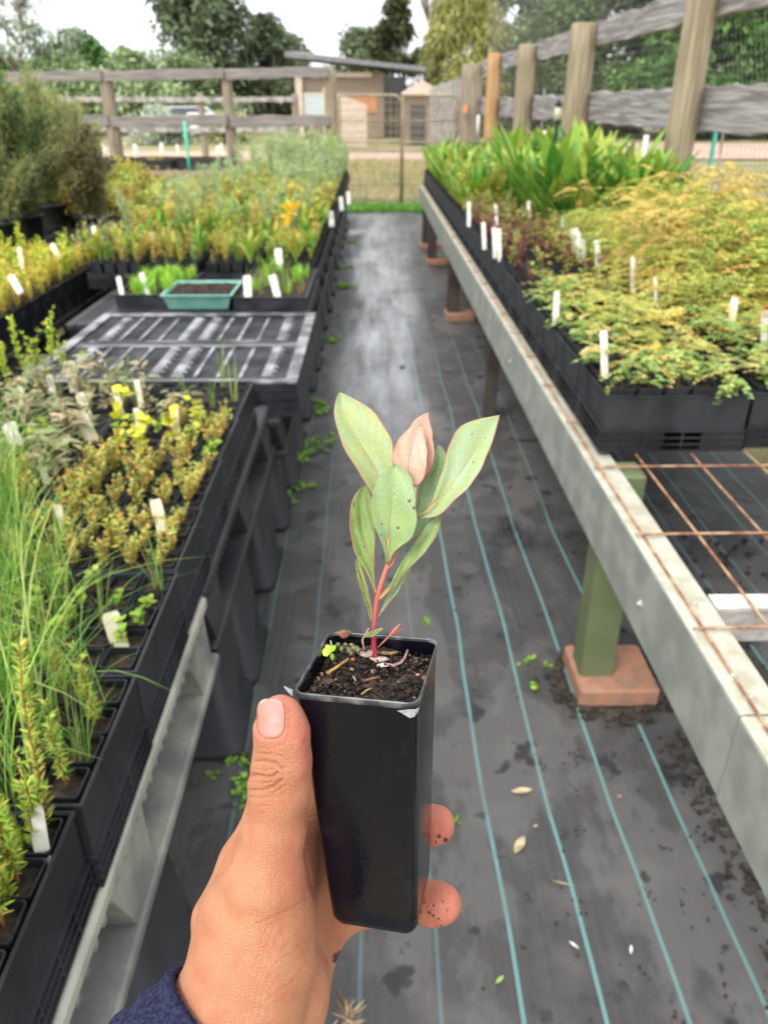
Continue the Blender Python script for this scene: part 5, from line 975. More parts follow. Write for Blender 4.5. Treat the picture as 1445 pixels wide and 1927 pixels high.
mb = MB(); loft(mb, [ring(.0245, .0045, -.0030, 6), ring(.0249, .0048, -.0028, 6), ring(.0250, .0048, -.0006, 6), ring(.0248, .0046, .0, 6), ring(.0244, .0042, 0, 6), ring(.0242, .004, -.0006, 6), ring(.0241, .004, -.0016, 6)][::-1]); part(mb, 'pot_rim', 'potrim', hs2, True)
mb = MB(); mb.add(P2W([(-.0252, -.0235, .0002), (-.0262, -.0225, -.0002), (-.0293, -.0222, .0009), (-.0285, -.0242, .0016), (-.0262, -.0262, .0008), (-.0248, -.0254, -.0018)]), [[0, 1, 2, 3], [0, 3, 4, 5]])
mb.add(P2W([(.0165, -.02475, -.0036), (.0178, -.0250, -.0041), (.0195, -.02485, -.0052), (.0215, -.0250, -.0062), (.0232, -.02440, -.0058), (.0243, -.0230, -.0044), (.0247, -.0221, -.0030), (.0235, -.0242, -.0026), (.0215, -.0252, -.0022)]) + PR @ np.array([.0002, -.0004, 0]), [[0, 1, 8], [1, 2, 8], [2, 3, 8], [3, 4, 7], [3, 7, 8], [4, 5, 7], [5, 6, 7]]); part(mb, 'torn_rim_plastic', 'flake', hs2)
# soil: rough surface plus bark chips, beads and twigs
nx = 70; X, Y = np.meshgrid(np.linspace(-.0232, .0232, nx), np.linspace(-.0232, .0232, nx)); Zs = np.full_like(X, -.0085)
for k in range(60): a = RNG.random() * 6.28; f = RNG.uniform(150, 1900); Zs += .16 / f * np.sin((X * math.cos(a) + Y * math.sin(a)) * f + RNG.random() * 6)
I, J = np.meshgrid(np.arange(nx - 1), np.arange(nx - 1)); a = (J * nx + I).ravel(); mb = MB().add(P2W(np.stack([X, Y, Zs], -1).reshape(-1, 3)), np.stack([a, a + 1, a + nx + 1, a + nx], 1), lin('#2a211c')); soil_o = part(mb, 'soil', 'soil', hs2)
mb = MB()
for k in range(1500):
    p = (RNG.uniform(-.0222, .0222), RNG.uniform(-.0222, .0222), -.0082 + RNG.random() * .0028 + .001 * (RNG.random() < .2)); big = RNG.random() ** 3
    d = np.array([.0008 + .0020 * big, .0006 + .0012 * big, .0003 + .0004 * big]); c = lin(random.choice(['#1c1816', '#241e1a', '#2e2622', '#181413', '#15110f', '#3a2c28', '#352c28', '#4a3a32'] if RNG.random() > .06 else ['#7a6458', '#8a7660']))
    mb.box(P2W(p), d, np.array(Euler((RNG.normal() * .6, RNG.normal() * .6, RNG.random() * 6.28)).to_matrix()), col=c, taper=.4 + .5 * RNG.random())
o_ = part(mb, 'bark_chips', 'chip', hs2); o_['kind'] = 'stuff'
def potpt(px, py, z): # pixel on the pot's soil plane
    r = ray(px, py); n = PR[:, 2]; o = P2W((0, 0, z)); return CAM + r * (((o - CAM) @ n) / (r @ n))
M['sapstem'] = mat('seedling_stem', (1, 1, 1), .42, (.85, .8, .8), 300, attr=True, spec=.5, sss=.15); M['bead'] = mat('fertiliser_bead', (.10, .095, .035), .3, (.2, .19, .06), 500, spec=.6)
mb = MB()
for px, py in ((650, 1203), (640, 1208), (652, 1213), (662, 1209), (667, 1220), (655, 1224), (672, 1222), (645, 1222), (661, 1214), (636, 1213), (676, 1226), (664, 1229)): c = potpt(px + RNG.normal(), py, -.0062); mb.blob(c, .0014 + .0004 * RNG.random(), 0, (1, 1, 1), 0, 10, 8)
part(mb, 'fertiliser_beads', 'bead', hs2, True)
mb = MB()
def twig(pts, r, c, z=-.0055): P = np.array([potpt(x, y, z + dz) for x, y, dz in pts]); mb.tube(P, np.linspace(r, r * .6, len(P)), 6, col=lin(c))
twig([(615, 1268, 0), (632, 1257, .001), (656, 1240, .002)], .0009, '#b08a4c'); twig([(724, 1250, 0), (740, 1253, .001), (755, 1247, .001), (762, 1237, .002), (767, 1223, .003)], .0008, '#a88a80'); twig([(684, 1282, 0), (700, 1277, .001), (716, 1274, .001)], .0007, '#7a5a40'); twig([(718, 1229, 0), (735, 1230, .001), (748, 1227, .001)], .001, '#8a7a50'); twig([(680, 1307, 0), (690, 1299, .001), (700, 1295, .001)], .0004, '#a89a5c'); twig([(625, 1219, .003), (622, 1205, .006)], .0005, '#c0b8a8'); twig([(663, 1194, .004), (656, 1188, .007)], .0005, '#c0a888'); twig([(588, 1257, .001), (591, 1245, .004)], .0004, '#a88a6a'); twig([(810, 1218, .001), (812, 1208, .004)], .0004, '#9a8a60'); twig([(685, 1222, .002), (682, 1204, .006), (694, 1182, .010)], .0005, '#c89a7a'); twig([(670, 1282, 0), (664, 1272, .002)], .0004, '#b0a080')
c = potpt(647, 1194, .001); mb.blob(c, (.0022, .0016, .0022), 0, lin('#8a6048'), .2, 8, 6)
for px, py, s, c in ((712, 1240, .0045, '#b8a8a0'), (690, 1232, .0038, '#a89890'), (702, 1228, .003, '#c4b8b4'), (720, 1252, .0026, '#d0c8c8')): mb.blob(potpt(px, py, -.0055), (s, s * .55, .0007), 0, lin(c), .3, 8, 4, PR)
mb.blob(potpt(616, 1283, -.0055), (.0036, .0026, .0007), 0, lin('#4a3430'), .3, 8, 4, PR); mb.blob(potpt(664, 1241, -.004), (.001, .001, .0008), 0, lin('#c8583a'), .1); mb.blob(potpt(786, 1270, -.005), (.0009, .0009, .0006), 0, lin('#d88a6a'), .1)
part(mb, 'twigs', 'chip', hs2, True)
mb = MB(); c = potpt(622, 1228, -.003)
mb.leaves(np.tile(c, (5, 1)), [RT * 1 + UP * .2, -RT + UP * .1, UP * 1 + RT * .6, UP - RT * .6, RT * .3 - UP * .6], .004, .0036, pal(['#a8d04c', '#b8dc5c'], 5, .08), 0, wr=(1., 1.)); part(mb, 'tiny_weed', 'leaf', hs2)
# stem
def zp(x, y, d): return at_d(580 + x / 3.503, 700 + y / 3.503, d)     # traced from an enlarged view, each point with its own distance
sb = potpt(580 + 448 / 3.503, 700 + 1945 / 3.503, -.009); sd0 = (sb - CAM) @ FW
ST = [sb, zp(446, 1900, sd0 + .001), zp(432, 1790, sd0 - .001), zp(433, 1700, sd0 - .003), zp(440, 1600, sd0 - .004), zp(447, 1540, sd0 - .005), zp(457, 1490, sd0 - .006), zp(480, 1400, sd0 - .008), zp(505, 1320, sd0 - .009), zp(532, 1250, sd0 - .010), zp(560, 1190, sd0 - .010), zp(620, 1090, sd0 - .009), zp(680, 960, sd0 - .008), zp(706, 850, sd0 - .008), zp(708, 750, sd0 - .009)]
sc_ = [lin(c) for c in ('#7a1428', '#8a1a30', '#a03040', '#a84450', '#ac5058', '#b05a5c', '#c4604c', '#c8685a', '#c46a60', '#cc7058', '#cc7a60', '#c88a68', '#c09a6c', '#c0a070', '#c8a878')]
mb = MB(); mb.tube(ST, np.array([16, 16, 14, 13, 13, 14, 15, 13, 12, 12, 9, 8, 7, 6, 4]) / 3.503 * .34 / 1447 * 1.15, 10, col=np.array(sc_))
for (x, y), L2 in (((418, 1640), 9), ((455, 1620), 9), ((450, 1488), 10), ((472, 1500), 10)): pass
stem_o = part(mb, 'stem', 'sapstem', hs2, True)
mb = MB(); d0 = sd0
mb.tube([zp(460, 1815, d0 - .001), zp(500, 1775, d0 - .002), zp(540, 1735, d0 - .003), zp(570, 1700, d0 - .004), zp(603, 1662, d0 - .005)], np.array([5, 5, 6, 10, 3]) / 3.5 * .34 / 1447, 6, col=lin('#c4745c')); mb.tube([zp(540, 1738, d0 - .003), zp(580, 1718, d0 - .002), zp(622, 1688, d0 - .001)], np.array([6, 7, 2]) / 3.5 * .34 / 1447, 6, col=lin('#b85a54')); part(mb, 'side_shoot', 'sapstem', hs2, True)
# leaf material: surface colour from the leaf's own coordinates (u across, v along)
def leafmat(name, base, base2, rib, margin, vein=.12, spots=False, mw=.975, bluish=None, pts=()):
    m = mat(name, (1, 1, 1), .42, transl=0, spec=.4); t = m.node_tree; n = t.nodes; l = t.links.new; b = n['Principled BSDF']
    uv = n.new('ShaderNodeUVMap'); sx = n.new('ShaderNodeSeparateXYZ'); l(uv.outputs[0], sx.inputs[0])
    def mth(op, a, b_=None):
        x = n.new('ShaderNodeMath'); x.operation = op
        for i, v in enumerate((a, b_)):
            if v is None: continue
            (l(v, x.inputs[i]) if not isinstance(v, (int, float)) else setattr(x.inputs[i], 'default_value', v))
        return x.outputs[0]
    def rng(v, a, b_, c=0., d=1.): x = n.new('ShaderNodeMapRange'); x.inputs[1].default_value = a; x.inputs[2].default_value = b_; x.inputs[3].default_value = c; x.inputs[4].default_value = d; l(v, x.inputs[0]); return x.outputs[0]
    def mix(f, a, b_):
        x = n.new('ShaderNodeMix'); x.data_type = 'RGBA'; l(f, x.inputs['Factor'])
        for k, v in (('A', a), ('B', b_)): (l(v, x.inputs[k]) if not isinstance(v, tuple) else setattr(x.inputs[k], 'default_value', (*v, 1)))
        return x.outputs['Result']
    co = n.new('ShaderNodeTexCoord'); ns = n.new('ShaderNodeTexNoise'); ns.inputs['Scale'].default_value = 130; ns.inputs['Detail'].default_value = 6; l(co.outputs['Object'], ns.inputs['Vector'])
    u = mth('ABSOLUTE', sx.outputs[0]); col = mix(rng(ns.outputs['Fac'], .38, .62), base, base2)
    n2 = n.new('ShaderNodeTexNoise'); n2.inputs['Scale'].default_value = 900; n2.inputs['Detail'].default_value = 4; l(co.outputs['Object'], n2.inputs['Vector']); col = mix(mth('MULTIPLY', rng(n2.outputs['Fac'], .45, .7), .45), col, tuple(min(1, c * 1.35) for c in base2))
    w_ = mth('ADD', mth('MULTIPLY', sx.outputs[1], 13.), mth('MULTIPLY', u, -3.2)); w_ = mth('ADD', w_, mth('MULTIPLY', ns.outputs['Fac'], 1.4)); vn = rng(mth('ABSOLUTE', mth('SUBTRACT', mth('FRACT', w_), .5)), 0., .07, 1, 0)
    col = mix(mth('MULTIPLY', vn, vein), col, tuple(min(1, c * 1.5) for c in base2))
    rw = rng(sx.outputs[1], 0, 1, .050, .012); ribf = mth('LESS_THAN', u, rw); ribs = rng(mth('DIVIDE', u, rw), .5, 1.1, 1, 0); ribs = mth('MULTIPLY', ribs, rng(sx.outputs[1], .1, 1., 1., .25)); col = mix(ribs, col, rib)
    mg = mth('MAXIMUM', rng(u, mw - .02, mw + .01), rng(sx.outputs[1], .985, 1.)); col = mix(mg, col, margin)
    if spots:
        vo = n.new('ShaderNodeTexVoronoi'); vo.inputs['Scale'].default_value = 95; l(co.outputs['Object'], vo.inputs['Vector']); wn = n.new('ShaderNodeSeparateColor'); l(vo.outputs['Color'], wn.inputs[0])
        sp2 = mth('MULTIPLY', rng(vo.outputs['Distance'], .07, .12, 1, 0), rng(wn.outputs[0], .82, .85)); col = mix(sp2, col, lin('#6a2a4c'))
    for u0, v0, rr in pts:
        d = mth('SQRT', mth('ADD', mth('POWER', mth('SUBTRACT', sx.outputs[0], u0), 2), mth('POWER', mth('MULTIPLY', mth('SUBTRACT', sx.outputs[1], v0), 4.2), 2))); d = mth('ADD', d, mth('MULTIPLY', mth('SUBTRACT', n2.outputs['Fac'], .5), rr * .9)); col = mix(mth('MULTIPLY', rng(d, rr * .75, rr * 1.15, 1, 0), .85), col, lin('#7a3058'))
    mu_ = n.new('ShaderNodeMix'); mu_.data_type = 'RGBA'; mu_.blend_type = 'MULTIPLY'; mu_.inputs['Factor'].default_value = 1; l(col, mu_.inputs['A']); mu_.inputs['B'].default_value = (.86, .86, .84, 1); col = mu_.outputs['Result']
    l(col, b.inputs['Base Color']); tr = n.new('ShaderNodeBsdfTranslucent'); l(col, tr.inputs['Color']); ms = n.new('ShaderNodeMixShader'); ms.inputs[0].default_value = .30; l(b.outputs[0], ms.inputs[1]); l(tr.outputs[0], ms.inputs[2]); l(ms.outputs[0], n['Material Output'].inputs['Surface'])
    bp = n.new('ShaderNodeBump'); bp.inputs['Strength'].default_value = .35; bp.inputs['Distance'].default_value = .0006; l(mth('ADD', mth('ADD', vn, mth('MULTIPLY', ribs, 2.)), mth('MULTIPLY', n2.outputs['Fac'], .6)), bp.inputs['Height']); l(bp.outputs[0], b.inputs['Normal']); return m
GL, GL2, PK, RIB, YG = lin('#93ae7e'), lin('#a2b884'), lin('#d08a72'), lin('#b07a5c'), lin('#a0ae58')
M['lf_a'] = leafmat('glaucous_leaf', lin('#a4ba8c'), lin('#b4be7c'), lin('#a8806a'), PK, .32); M['lf_front'] = leafmat('front_leaf', lin('#9cb686'), lin('#a4bc78'), lin('#a88462'), lin('#a0ae70'), .3, spots=False, pts=((.75, .62, .07), (.93, .56, .07), (-.47, .39, .065), (.35, .375, .06), (-.7, .28, .05), (.05, .975, .09), (.1, .7, .03)))
M['lf_pale'] = leafmat('pale_leaf', lin('#b0c6a2'), lin('#b2c288'), lin('#b8946c'), PK, .3, pts=((.15, .8, .04), (.35, .6, .04), (-.5, .74, .03), (.2, .35, .035))); M['lf_pink'] = leafmat('young_pink_leaf', lin('#e6b8a8'), lin('#dcc0a4'), lin('#b87a62'), lin('#d8907c'), .2)
M['lf_pink2'] = leafmat('young_pink_leaf_back', lin('#e2aa98'), lin('#e4b8a4'), lin('#b87a62'), lin('#d4806a'), .2); M['lf_dark'] = leafmat('darker_leaf', lin('#7e9850'), lin('#90a65c'), lin('#a8a868'), lin('#c4786a'), .45, False, .95, pts=((-.75, .79, .09), (-.6, .66, .05), (.02, .43, .06), (-.5, .52, .05)))
M['lf_back'] = leafmat('back_leaf', lin('#92ac82'), lin('#8aa874'), lin('#b09a70'), lin('#b8806c')); M['lf_low'] = leafmat('lower_leaf', lin('#8ea868'), lin('#9cb272'), lin('#98a468'), lin('#a88a6c'))
def res(P, n):
    P = np.array(P, float); s = np.concatenate([[0], np.cumsum(np.linalg.norm(np.diff(P, axis=0), axis=1))]); q = np.linspace(0, s[-1], n); o = np.stack([np.interp(q, s, P[:, k]) for k in range(P.shape[1])], 1)
    for _ in range(2): o[1:-1] = (o[:-2] + 2 * o[1:-1] + o[2:]) / 4
    return o
def leaf(left, mid, right, dm, m, fold=.003, curl=0., n=26, name='leaf', label=None, zp_=zp):
    """left/mid/right outlines base->tip in the enlarged view; dm = distances along the midrib"""
    L2, Mi, R2 = res(left, n), res(mid, n), res(right, n); dd = np.interp(np.linspace(0, 1, n), np.linspace(0, 1, len(dm)), dm); V = []; U = []; us = (-1, -.96, -.8, -.6, -.4, -.2, -.05, 0, .05, .2, .4, .6, .8, .96, 1)
    fl = fold if isinstance(fold, tuple) else (fold, fold)
    for i in range(n):
        v = i / (n - 1); env = math.sin(math.pi * min(1, v * .9 + .07)) 
        for u in us:
            e = L2[i] if u < 0 else R2[i]; e = e + (e - Mi[i]) * .035 * math.sin(v * 23 + (2 if u < 0 else 5) + dm[0] * 900) * math.sin(v * 9 + len(left)); q = Mi[i] * (1 - abs(u)) + e * abs(u); f = fl[0] if u < 0 else fl[1]
            d = dd[i] - env * (f * abs(u) ** 1.2 * 1. - curl * u * u) + .0005 * math.sin(u * 7 + v * 11) * env; V.append(zp_(q[0], q[1], d)); U.append((u, v))
    k = len(us); V = np.array(V); I, J = np.meshgrid(np.arange(k - 1), np.arange(n - 1)); a = (J * k + I).ravel(); mb = MB().add(V, np.stack([a, a + 1, a + k + 1, a + k], 1), uv=U)
    o = part(mb, name, m, hs2, True); sm = o.modifiers.new('thickness', 'SOLIDIFY'); sm.thickness = .00035; sm.offset = 0
    if label: o['label'] = label
    return o
D_ = sd0
leaf([(596, 1175), (560, 1050), (418, 800), (380, 735), (330, 640), (250, 540), (195, 400), (165, 285), (172, 200), (203, 130)], [(600, 1175), (575, 1000), (500, 800), (455, 660), (370, 520), (310, 420), (262, 330), (225, 230), (203, 130)], [(606, 1175), (600, 1000), (570, 700), (560, 560), (572, 470), (545, 420), (500, 360), (450, 280), (370, 205), (300, 172), (203, 130)], [D_ - .010, D_ - .008, D_ - .003, D_, D_ + .004], 'lf_a', (.006, .002), label='large upper leaf leaning left with a thin pink edge')
leaf([(710, 755), (770, 700), (775, 620), (700, 520), (640, 420), (650, 380), (700, 310), (790, 265)], [(715, 755), (790, 640), (790, 480), (770, 380), (790, 265)], [(722, 750), (790, 670), (825, 600), (832, 520), (820, 460), (822, 400), (800, 330), (790, 265)], [D_ - .007, D_ - .003, D_ - .001, D_], 'lf_pink2', .001, label='pink young leaf at the back')
leaf([(604, 1175), (620, 1090), (680, 1000), (715, 900), (720, 760), (790, 680), (832, 560), (832, 492), (862, 476)], [(606, 1175), (660, 1060), (740, 850), (775, 740), (860, 600), (862, 476)], [(612, 1172), (680, 1105), (760, 1050), (830, 940), (880, 780), (930, 620), (908, 520), (862, 476)], [D_ - .009, D_ - .001, D_ + .004, D_ + .006], 'lf_back', .001, label='green leaf standing behind the pink ones')
leaf([(704, 752), (690, 740), (640, 650), (580, 640), (552, 580), (560, 510), (600, 430), (680, 360), (745, 350)], [(707, 752), (690, 700), (655, 650), (662, 560), (700, 450), (745, 350)], [(712, 752), (750, 720), (780, 650), (785, 560), (775, 470), (760, 400), (745, 350)], [D_ - .009, D_ - .010, D_ - .009, D_ - .006], 'lf_pink', (.003, .002), label='pink young leaf in front')
leaf([(456, 1500), (472, 1470), (545, 1400), (590, 1300), (640, 1210), (740, 1070), (790, 985), (880, 945)], [(462, 1503), (500, 1465), (570, 1390), (625, 1300), (690, 1190), (780, 1080), (830, 1010), (880, 945)], [(468, 1506), (540, 1430), (600, 1350), (680, 1280), (780, 1180), (840, 1090), (872, 1010), (880, 945)], [D_ - .008, D_ - .010, D_ - .012, D_ - .010], 'lf_low', (.000, .004), label='narrow lower leaf reaching right')
leaf([(456, 1622), (500, 1530), (540, 1430), (590, 1320), (672, 1290)], [(459, 1622), (520, 1500), (575, 1420), (630, 1350), (672, 1290)], [(462, 1622), (510, 1550), (590, 1450), (640, 1370), (680, 1292)], [D_ - .004, D_ - .005, D_ - .006], 'lf_pale', .001, label='pale underside of a leaf below the narrow one')
leaf([(715, 962), (780, 905), (800, 890), (850, 750), (890, 640), (910, 530), (945, 430), (990, 370), (1060, 320), (1160, 303), (1261, 283)], [(715, 965), (770, 925), (820, 890), (900, 800), (1000, 660), (1150, 450), (1261, 283)], [(718, 968), (770, 957), (830, 967), (890, 930), (960, 850), (1060, 760), (1140, 640), (1200, 500), (1240, 370), (1261, 283)], [D_ - .012, D_ - .016, D_ - .015, D_ - .009], 'lf_pale', (.002, .005), label='large pale leaf leaning right with a pink edge')
leaf([(440, 1462), (430, 1420), (400, 1350), (340, 1250), (300, 1180), (275, 1050), (273, 950), (285, 850), (320, 780), (378, 742)], [(448, 1466), (430, 1380), (390, 1250), (350, 1080), (345, 900), (378, 742)], [(454, 1466), (440, 1400), (432, 1330), (438, 1200), (442, 1050), (425, 900), (415, 800), (378, 742)], [D_ - .007, D_ - .006, D_ - .003, D_ - .001], 'lf_dark', (.002, .001), label='darker green leaf on the lower left with a red tip')
leaf([(420, 1642), (408, 1630), (380, 1530), (345, 1420), (318, 1330), (312, 1240), (324, 1222)], [(425, 1643), (395, 1530), (350, 1370), (330, 1290), (324, 1222)], [(430, 1642), (413, 1520), (392, 1430), (365, 1330), (345, 1250), (324, 1222)], [D_ - .004, D_ - .003, D_ - .002], 'lf_dark', (.001, .002), label='small narrow leaf low on the left')
leaf([(515, 1268), (500, 1160), (460, 1080), (425, 990), (411, 900), (430, 780), (455, 690), (500, 640), (572, 605)], [(524, 1268), (528, 1120), (535, 950), (555, 800), (572, 605)], [(532, 1266), (545, 1200), (600, 1160), (690, 1090), (716, 1000), (716, 900), (705, 800), (680, 700), (640, 640), (572, 605)], [D_ - .012, D_ - .018, D_ - .020, D_ - .018], 'lf_front', (.003, .004), label='broad front leaf with purple spots')
leaf([(360, 1745), (400, 1715), (450, 1696), (490, 1688)], [(360, 1747), (410, 1728), (455, 1710), (490, 1692)], [(362, 1750), (410, 1748), (455, 1730), (491, 1697)], [D_ - .006, D_ - .008, D_ - .007], 'lf_low', .0, label='tiny leaf just above the soil')
# leaf stalks
mb = MB(); kk = .34 / 1447 / 3.5
for P, r0, c in (([(446, 1462, -.007), (438, 1430, -.007)], 9, '#c07058'), ([(457, 1503, -.006), (480, 1490, -.009), (500, 1470, -.010), (540, 1425, -.011)], 9, '#c08458'), ([(420, 1645, -.004), (412, 1610, -.004)], 6, '#b86a50'), ([(450, 1635, -.004), (462, 1610, -.005), (480, 1580, -.005)], 6, '#b05058'), ([(540, 1245, -.010), (522, 1262, -.011), (524, 1200, -.0135), (530, 1100, -.0175)], 9, '#c09462'), ([(560, 1190, -.010), (600, 1165, -.009), (620, 1110, -.008)], 8, '#cc7860'), ([(712, 968, -.009), (740, 945, -.0135), (790, 912, -.0165), (850, 850, -.0165)], 7, '#c89a6c'), ([(500, 1320, -.009), (550, 1270, -.011), (585, 1190, -.010)], 8, '#c4746a')):
    mb.tube([zp(x, y, D_ + d) for x, y, d in P], np.linspace(r0, r0 * .55, len(P)) * kk, 6, col=lin(c))
part(mb, 'leaf_stalks', 'sapstem', hs2, True)
# ================================================================== HAND
def cl(px, py, d): return np.array([(px - CX) / F * d, -(py - CY) / F * d, d])        # camera-local metres (hand built in the photographer's frame)
def toW(v): v = np.asarray(v); return CAM + v[..., 0:1] * RT + v[..., 1:2] * UP + v[..., 2:3] * FW
def cone(P, a, b, ra, rb):
    ba = b - a; h = np.clip(((P - a) @ ba) / (ba @ ba), 0, 1); return np.linalg.norm(P - a - h[:, None] * ba, axis=1) - (ra + (rb - ra) * h)
def smin(a, b, k): h = np.clip(.5 + .5 * (b - a) / k, 0, 1); return b * (1 - h) + a * h - k * h * (1 - h)
def chain(P, pts, k=.003):
    d = None
    for (a, b) in zip(pts[:-1], pts[1:]): c = cone(P, cl(*a[:3]), cl(*b[:3]), a[3], b[3]); d = c if d is None else smin(d, c, k)
    return d
THUMB = [(529, 1350, .2995, .0088), (531, 1378, .3005, .0103), (532, 1430, .3045, .0109), (527, 1482, .3085, .0119), (514, 1565, .3145, .0127), (494, 1650, .320, .0172), (484, 1725, .326, .0235), (477, 1795, .328, .0262), (455, 1880, .327, .0270), (380, 2000, .325, .028), (200, 2220, .312, .029)]
PALM = [([(470, 1850, .338, .024), (520, 1640, .355, .018), (577, 1490, .377, .012)]), ([(480, 1860, .345, .022), (590, 1562, .388, .0122)]), ([(500, 1870, .35, .021), (597, 1652, .39, .012)]), ([(530, 1890, .352, .0205), (606, 1744, .389, .0118)]), ([(545, 1862, .343, .0155), (455, 1970, .335, .023), (250, 2200, .320, .027)]), ([(498, 1540, .345, .0098), (470, 1625, .340, .013), (440, 1730, .338, .018)])]
FING = [[(577, 1480, .377, .0115), (650, 1430, .384, .0098), (740, 1415, .377, .0088), (783, 1420, .371, .0076)],
        [(590, 1562, .388, .0118), (660, 1543, .398, .0102), (755, 1545, .393, .0099), (806, 1552, .384, .0098), (822, 1554, .381, .0090)],
        [(597, 1652, .390, .0118), (670, 1662, .400, .0106), (765, 1690, .394, .0106), (815, 1700, .385, .0109), (832, 1703, .381, .0100)],
        [(606, 1744, .389, .0112), (650, 1722, .396, .0092), (720, 1705, .404, .0088), (760, 1695, .404, .0078)]]
def hand_sdf(P):
    th = chain(P, THUMB, .004); pm_ = None
    for c in PALM: d = chain(P, c, .004); pm_ = d if pm_ is None else smin(pm_, d, .010)
    fg = None
    for c in FING: d = chain(P, c, .003); fg = d if fg is None else np.minimum(fg, d)
    body = smin(pm_, fg, .006); return smin(th, body, .0022)
def nets(f, lo, hi, h):
    ax = [np.arange(l, u + h, h) for l, u in zip(lo, hi)]; G = np.stack(np.meshgrid(*ax, indexing='ij'), -1); sh = G.shape[:3]; val = np.empty(sh)
    for i in range(sh[0]): val[i] = f(G[i].reshape(-1, 3)).reshape(sh[1:])
    s = val < 0; cnt = np.zeros(tuple(n - 1 for n in sh)); pos = np.zeros(cnt.shape + (3,))
    cor = [(a, b, c) for a in (0, 1) for b in (0, 1) for c in (0, 1)]
    def sl(o): return tuple(slice(k, k + n - 1) for k, n in zip(o, sh))
    for o in cor:
        for axn in range(3):
            if o[axn]: continue
            o2 = list(o); o2[axn] = 1; a, b = val[sl(o)], val[sl(o2)]; m_ = (a < 0) != (b < 0); t = np.where(m_, a / np.where(m_, a - b, 1), 0)
            p = np.zeros(cnt.shape + (3,)); p += o; p[..., axn] += t; pos += p * m_[..., None]; cnt += m_
    act = cnt > 0; idx = -np.ones(cnt.shape, int); idx[act] = np.arange(act.sum()); ijk = np.argwhere(act); V = (ijk + pos[act] / cnt[act][:, None]) * h + lo; Q = []
    for axn in range(3):
        u, v = (axn + 1) % 3, (axn + 2) % 3; a = [slice(None)] * 3; b = [slice(None)] * 3; a[axn] = slice(0, -1); b[axn] = slice(1, None); ch = s[tuple(a)] != s[tuple(b)]; e = np.argwhere(ch); ok = (e[:, u] > 0) & (e[:, v] > 0) & (e[:, u] < sh[u] - 1) & (e[:, v] < sh[v] - 1); e = e[ok]
        fl = s[tuple(a)][tuple(e.T)]; eu = np.zeros(3, int); eu[u] = 1; ev = np.zeros(3, int); ev[v] = 1
        q = np.stack([idx[tuple((e - eu - ev).T)], idx[tuple((e - ev).T)], idx[tuple(e.T)], idx[tuple((e - eu).T)]], 1); q[~fl] = q[~fl][:, ::-1]; Q.append(q)
    return V, np.concatenate(Q)
lo = np.array([-.170, -.262, .283]); hi = np.array([.042, -.062, .425]); hV, hQ = nets(hand_sdf, lo, hi, .00150)
cutm = (hV[hQ].mean(1)[:, 1] > -.259) & (hV[hQ].mean(1)[:, 0] > -.167); hQ = hQ[cutm]
_m = bpy.data.meshes.new('tmp'); _m.from_pydata(hV.tolist(), [], hQ.tolist()); _o = bpy.data.objects.new('tmp', _m); COL.objects.link(_o)
sm = _o.modifiers.new('s', 'SMOOTH'); sm.factor = .6; sm.iterations = 5; sb_ = _o.modifiers.new('d', 'SUBSURF'); sb_.levels = 2; sb_.render_levels = 2
dg = bpy.context.evaluated_depsgraph_get(); ev_ = _o.evaluated_get(dg).to_mesh(); nV = len(ev_.vertices); V = np.empty(nV * 3); ev_.vertices.foreach_get('co', V); V = V.reshape(-1, 3); Nn = np.empty(nV * 3); ev_.vertices.foreach_get('normal', Nn); Nn = Nn.reshape(-1, 3)
fq = np.empty(len(ev_.loops), int); ev_.loops.foreach_get('vertex_index', fq); fq = fq.reshape(-1, 4); _o.evaluated_get(dg).to_mesh_clear(); bpy.data.objects.remove(_o)
px_ = V[:, 0] / V[:, 2] * F + CX; py_ = -V[:, 1] / V[:, 2] * F + CY; viewd = -(Nn * (V / np.linalg.norm(V, axis=1)[:, None])).sum(1); front = np.clip(viewd * 2.5, 0, 1)
def seg_dist(x, y, pl):
    d = np.full(len(x), 1e9)
    for (ax, ay), (bx, by) in zip(pl[:-1], pl[1:]):
        vx, vy = bx - ax, by - ay; h = np.clip(((x - ax) * vx + (y - ay) * vy) / (vx * vx + vy * vy), 0, 1); d = np.minimum(d, np.hypot(x - ax - h * vx, y - ay - h * vy))
    return d
disp = np.zeros(nV); dark = np.zeros(nV); skinz = V[:, 2] < .345
near_thumb = V[:, 2] < .330
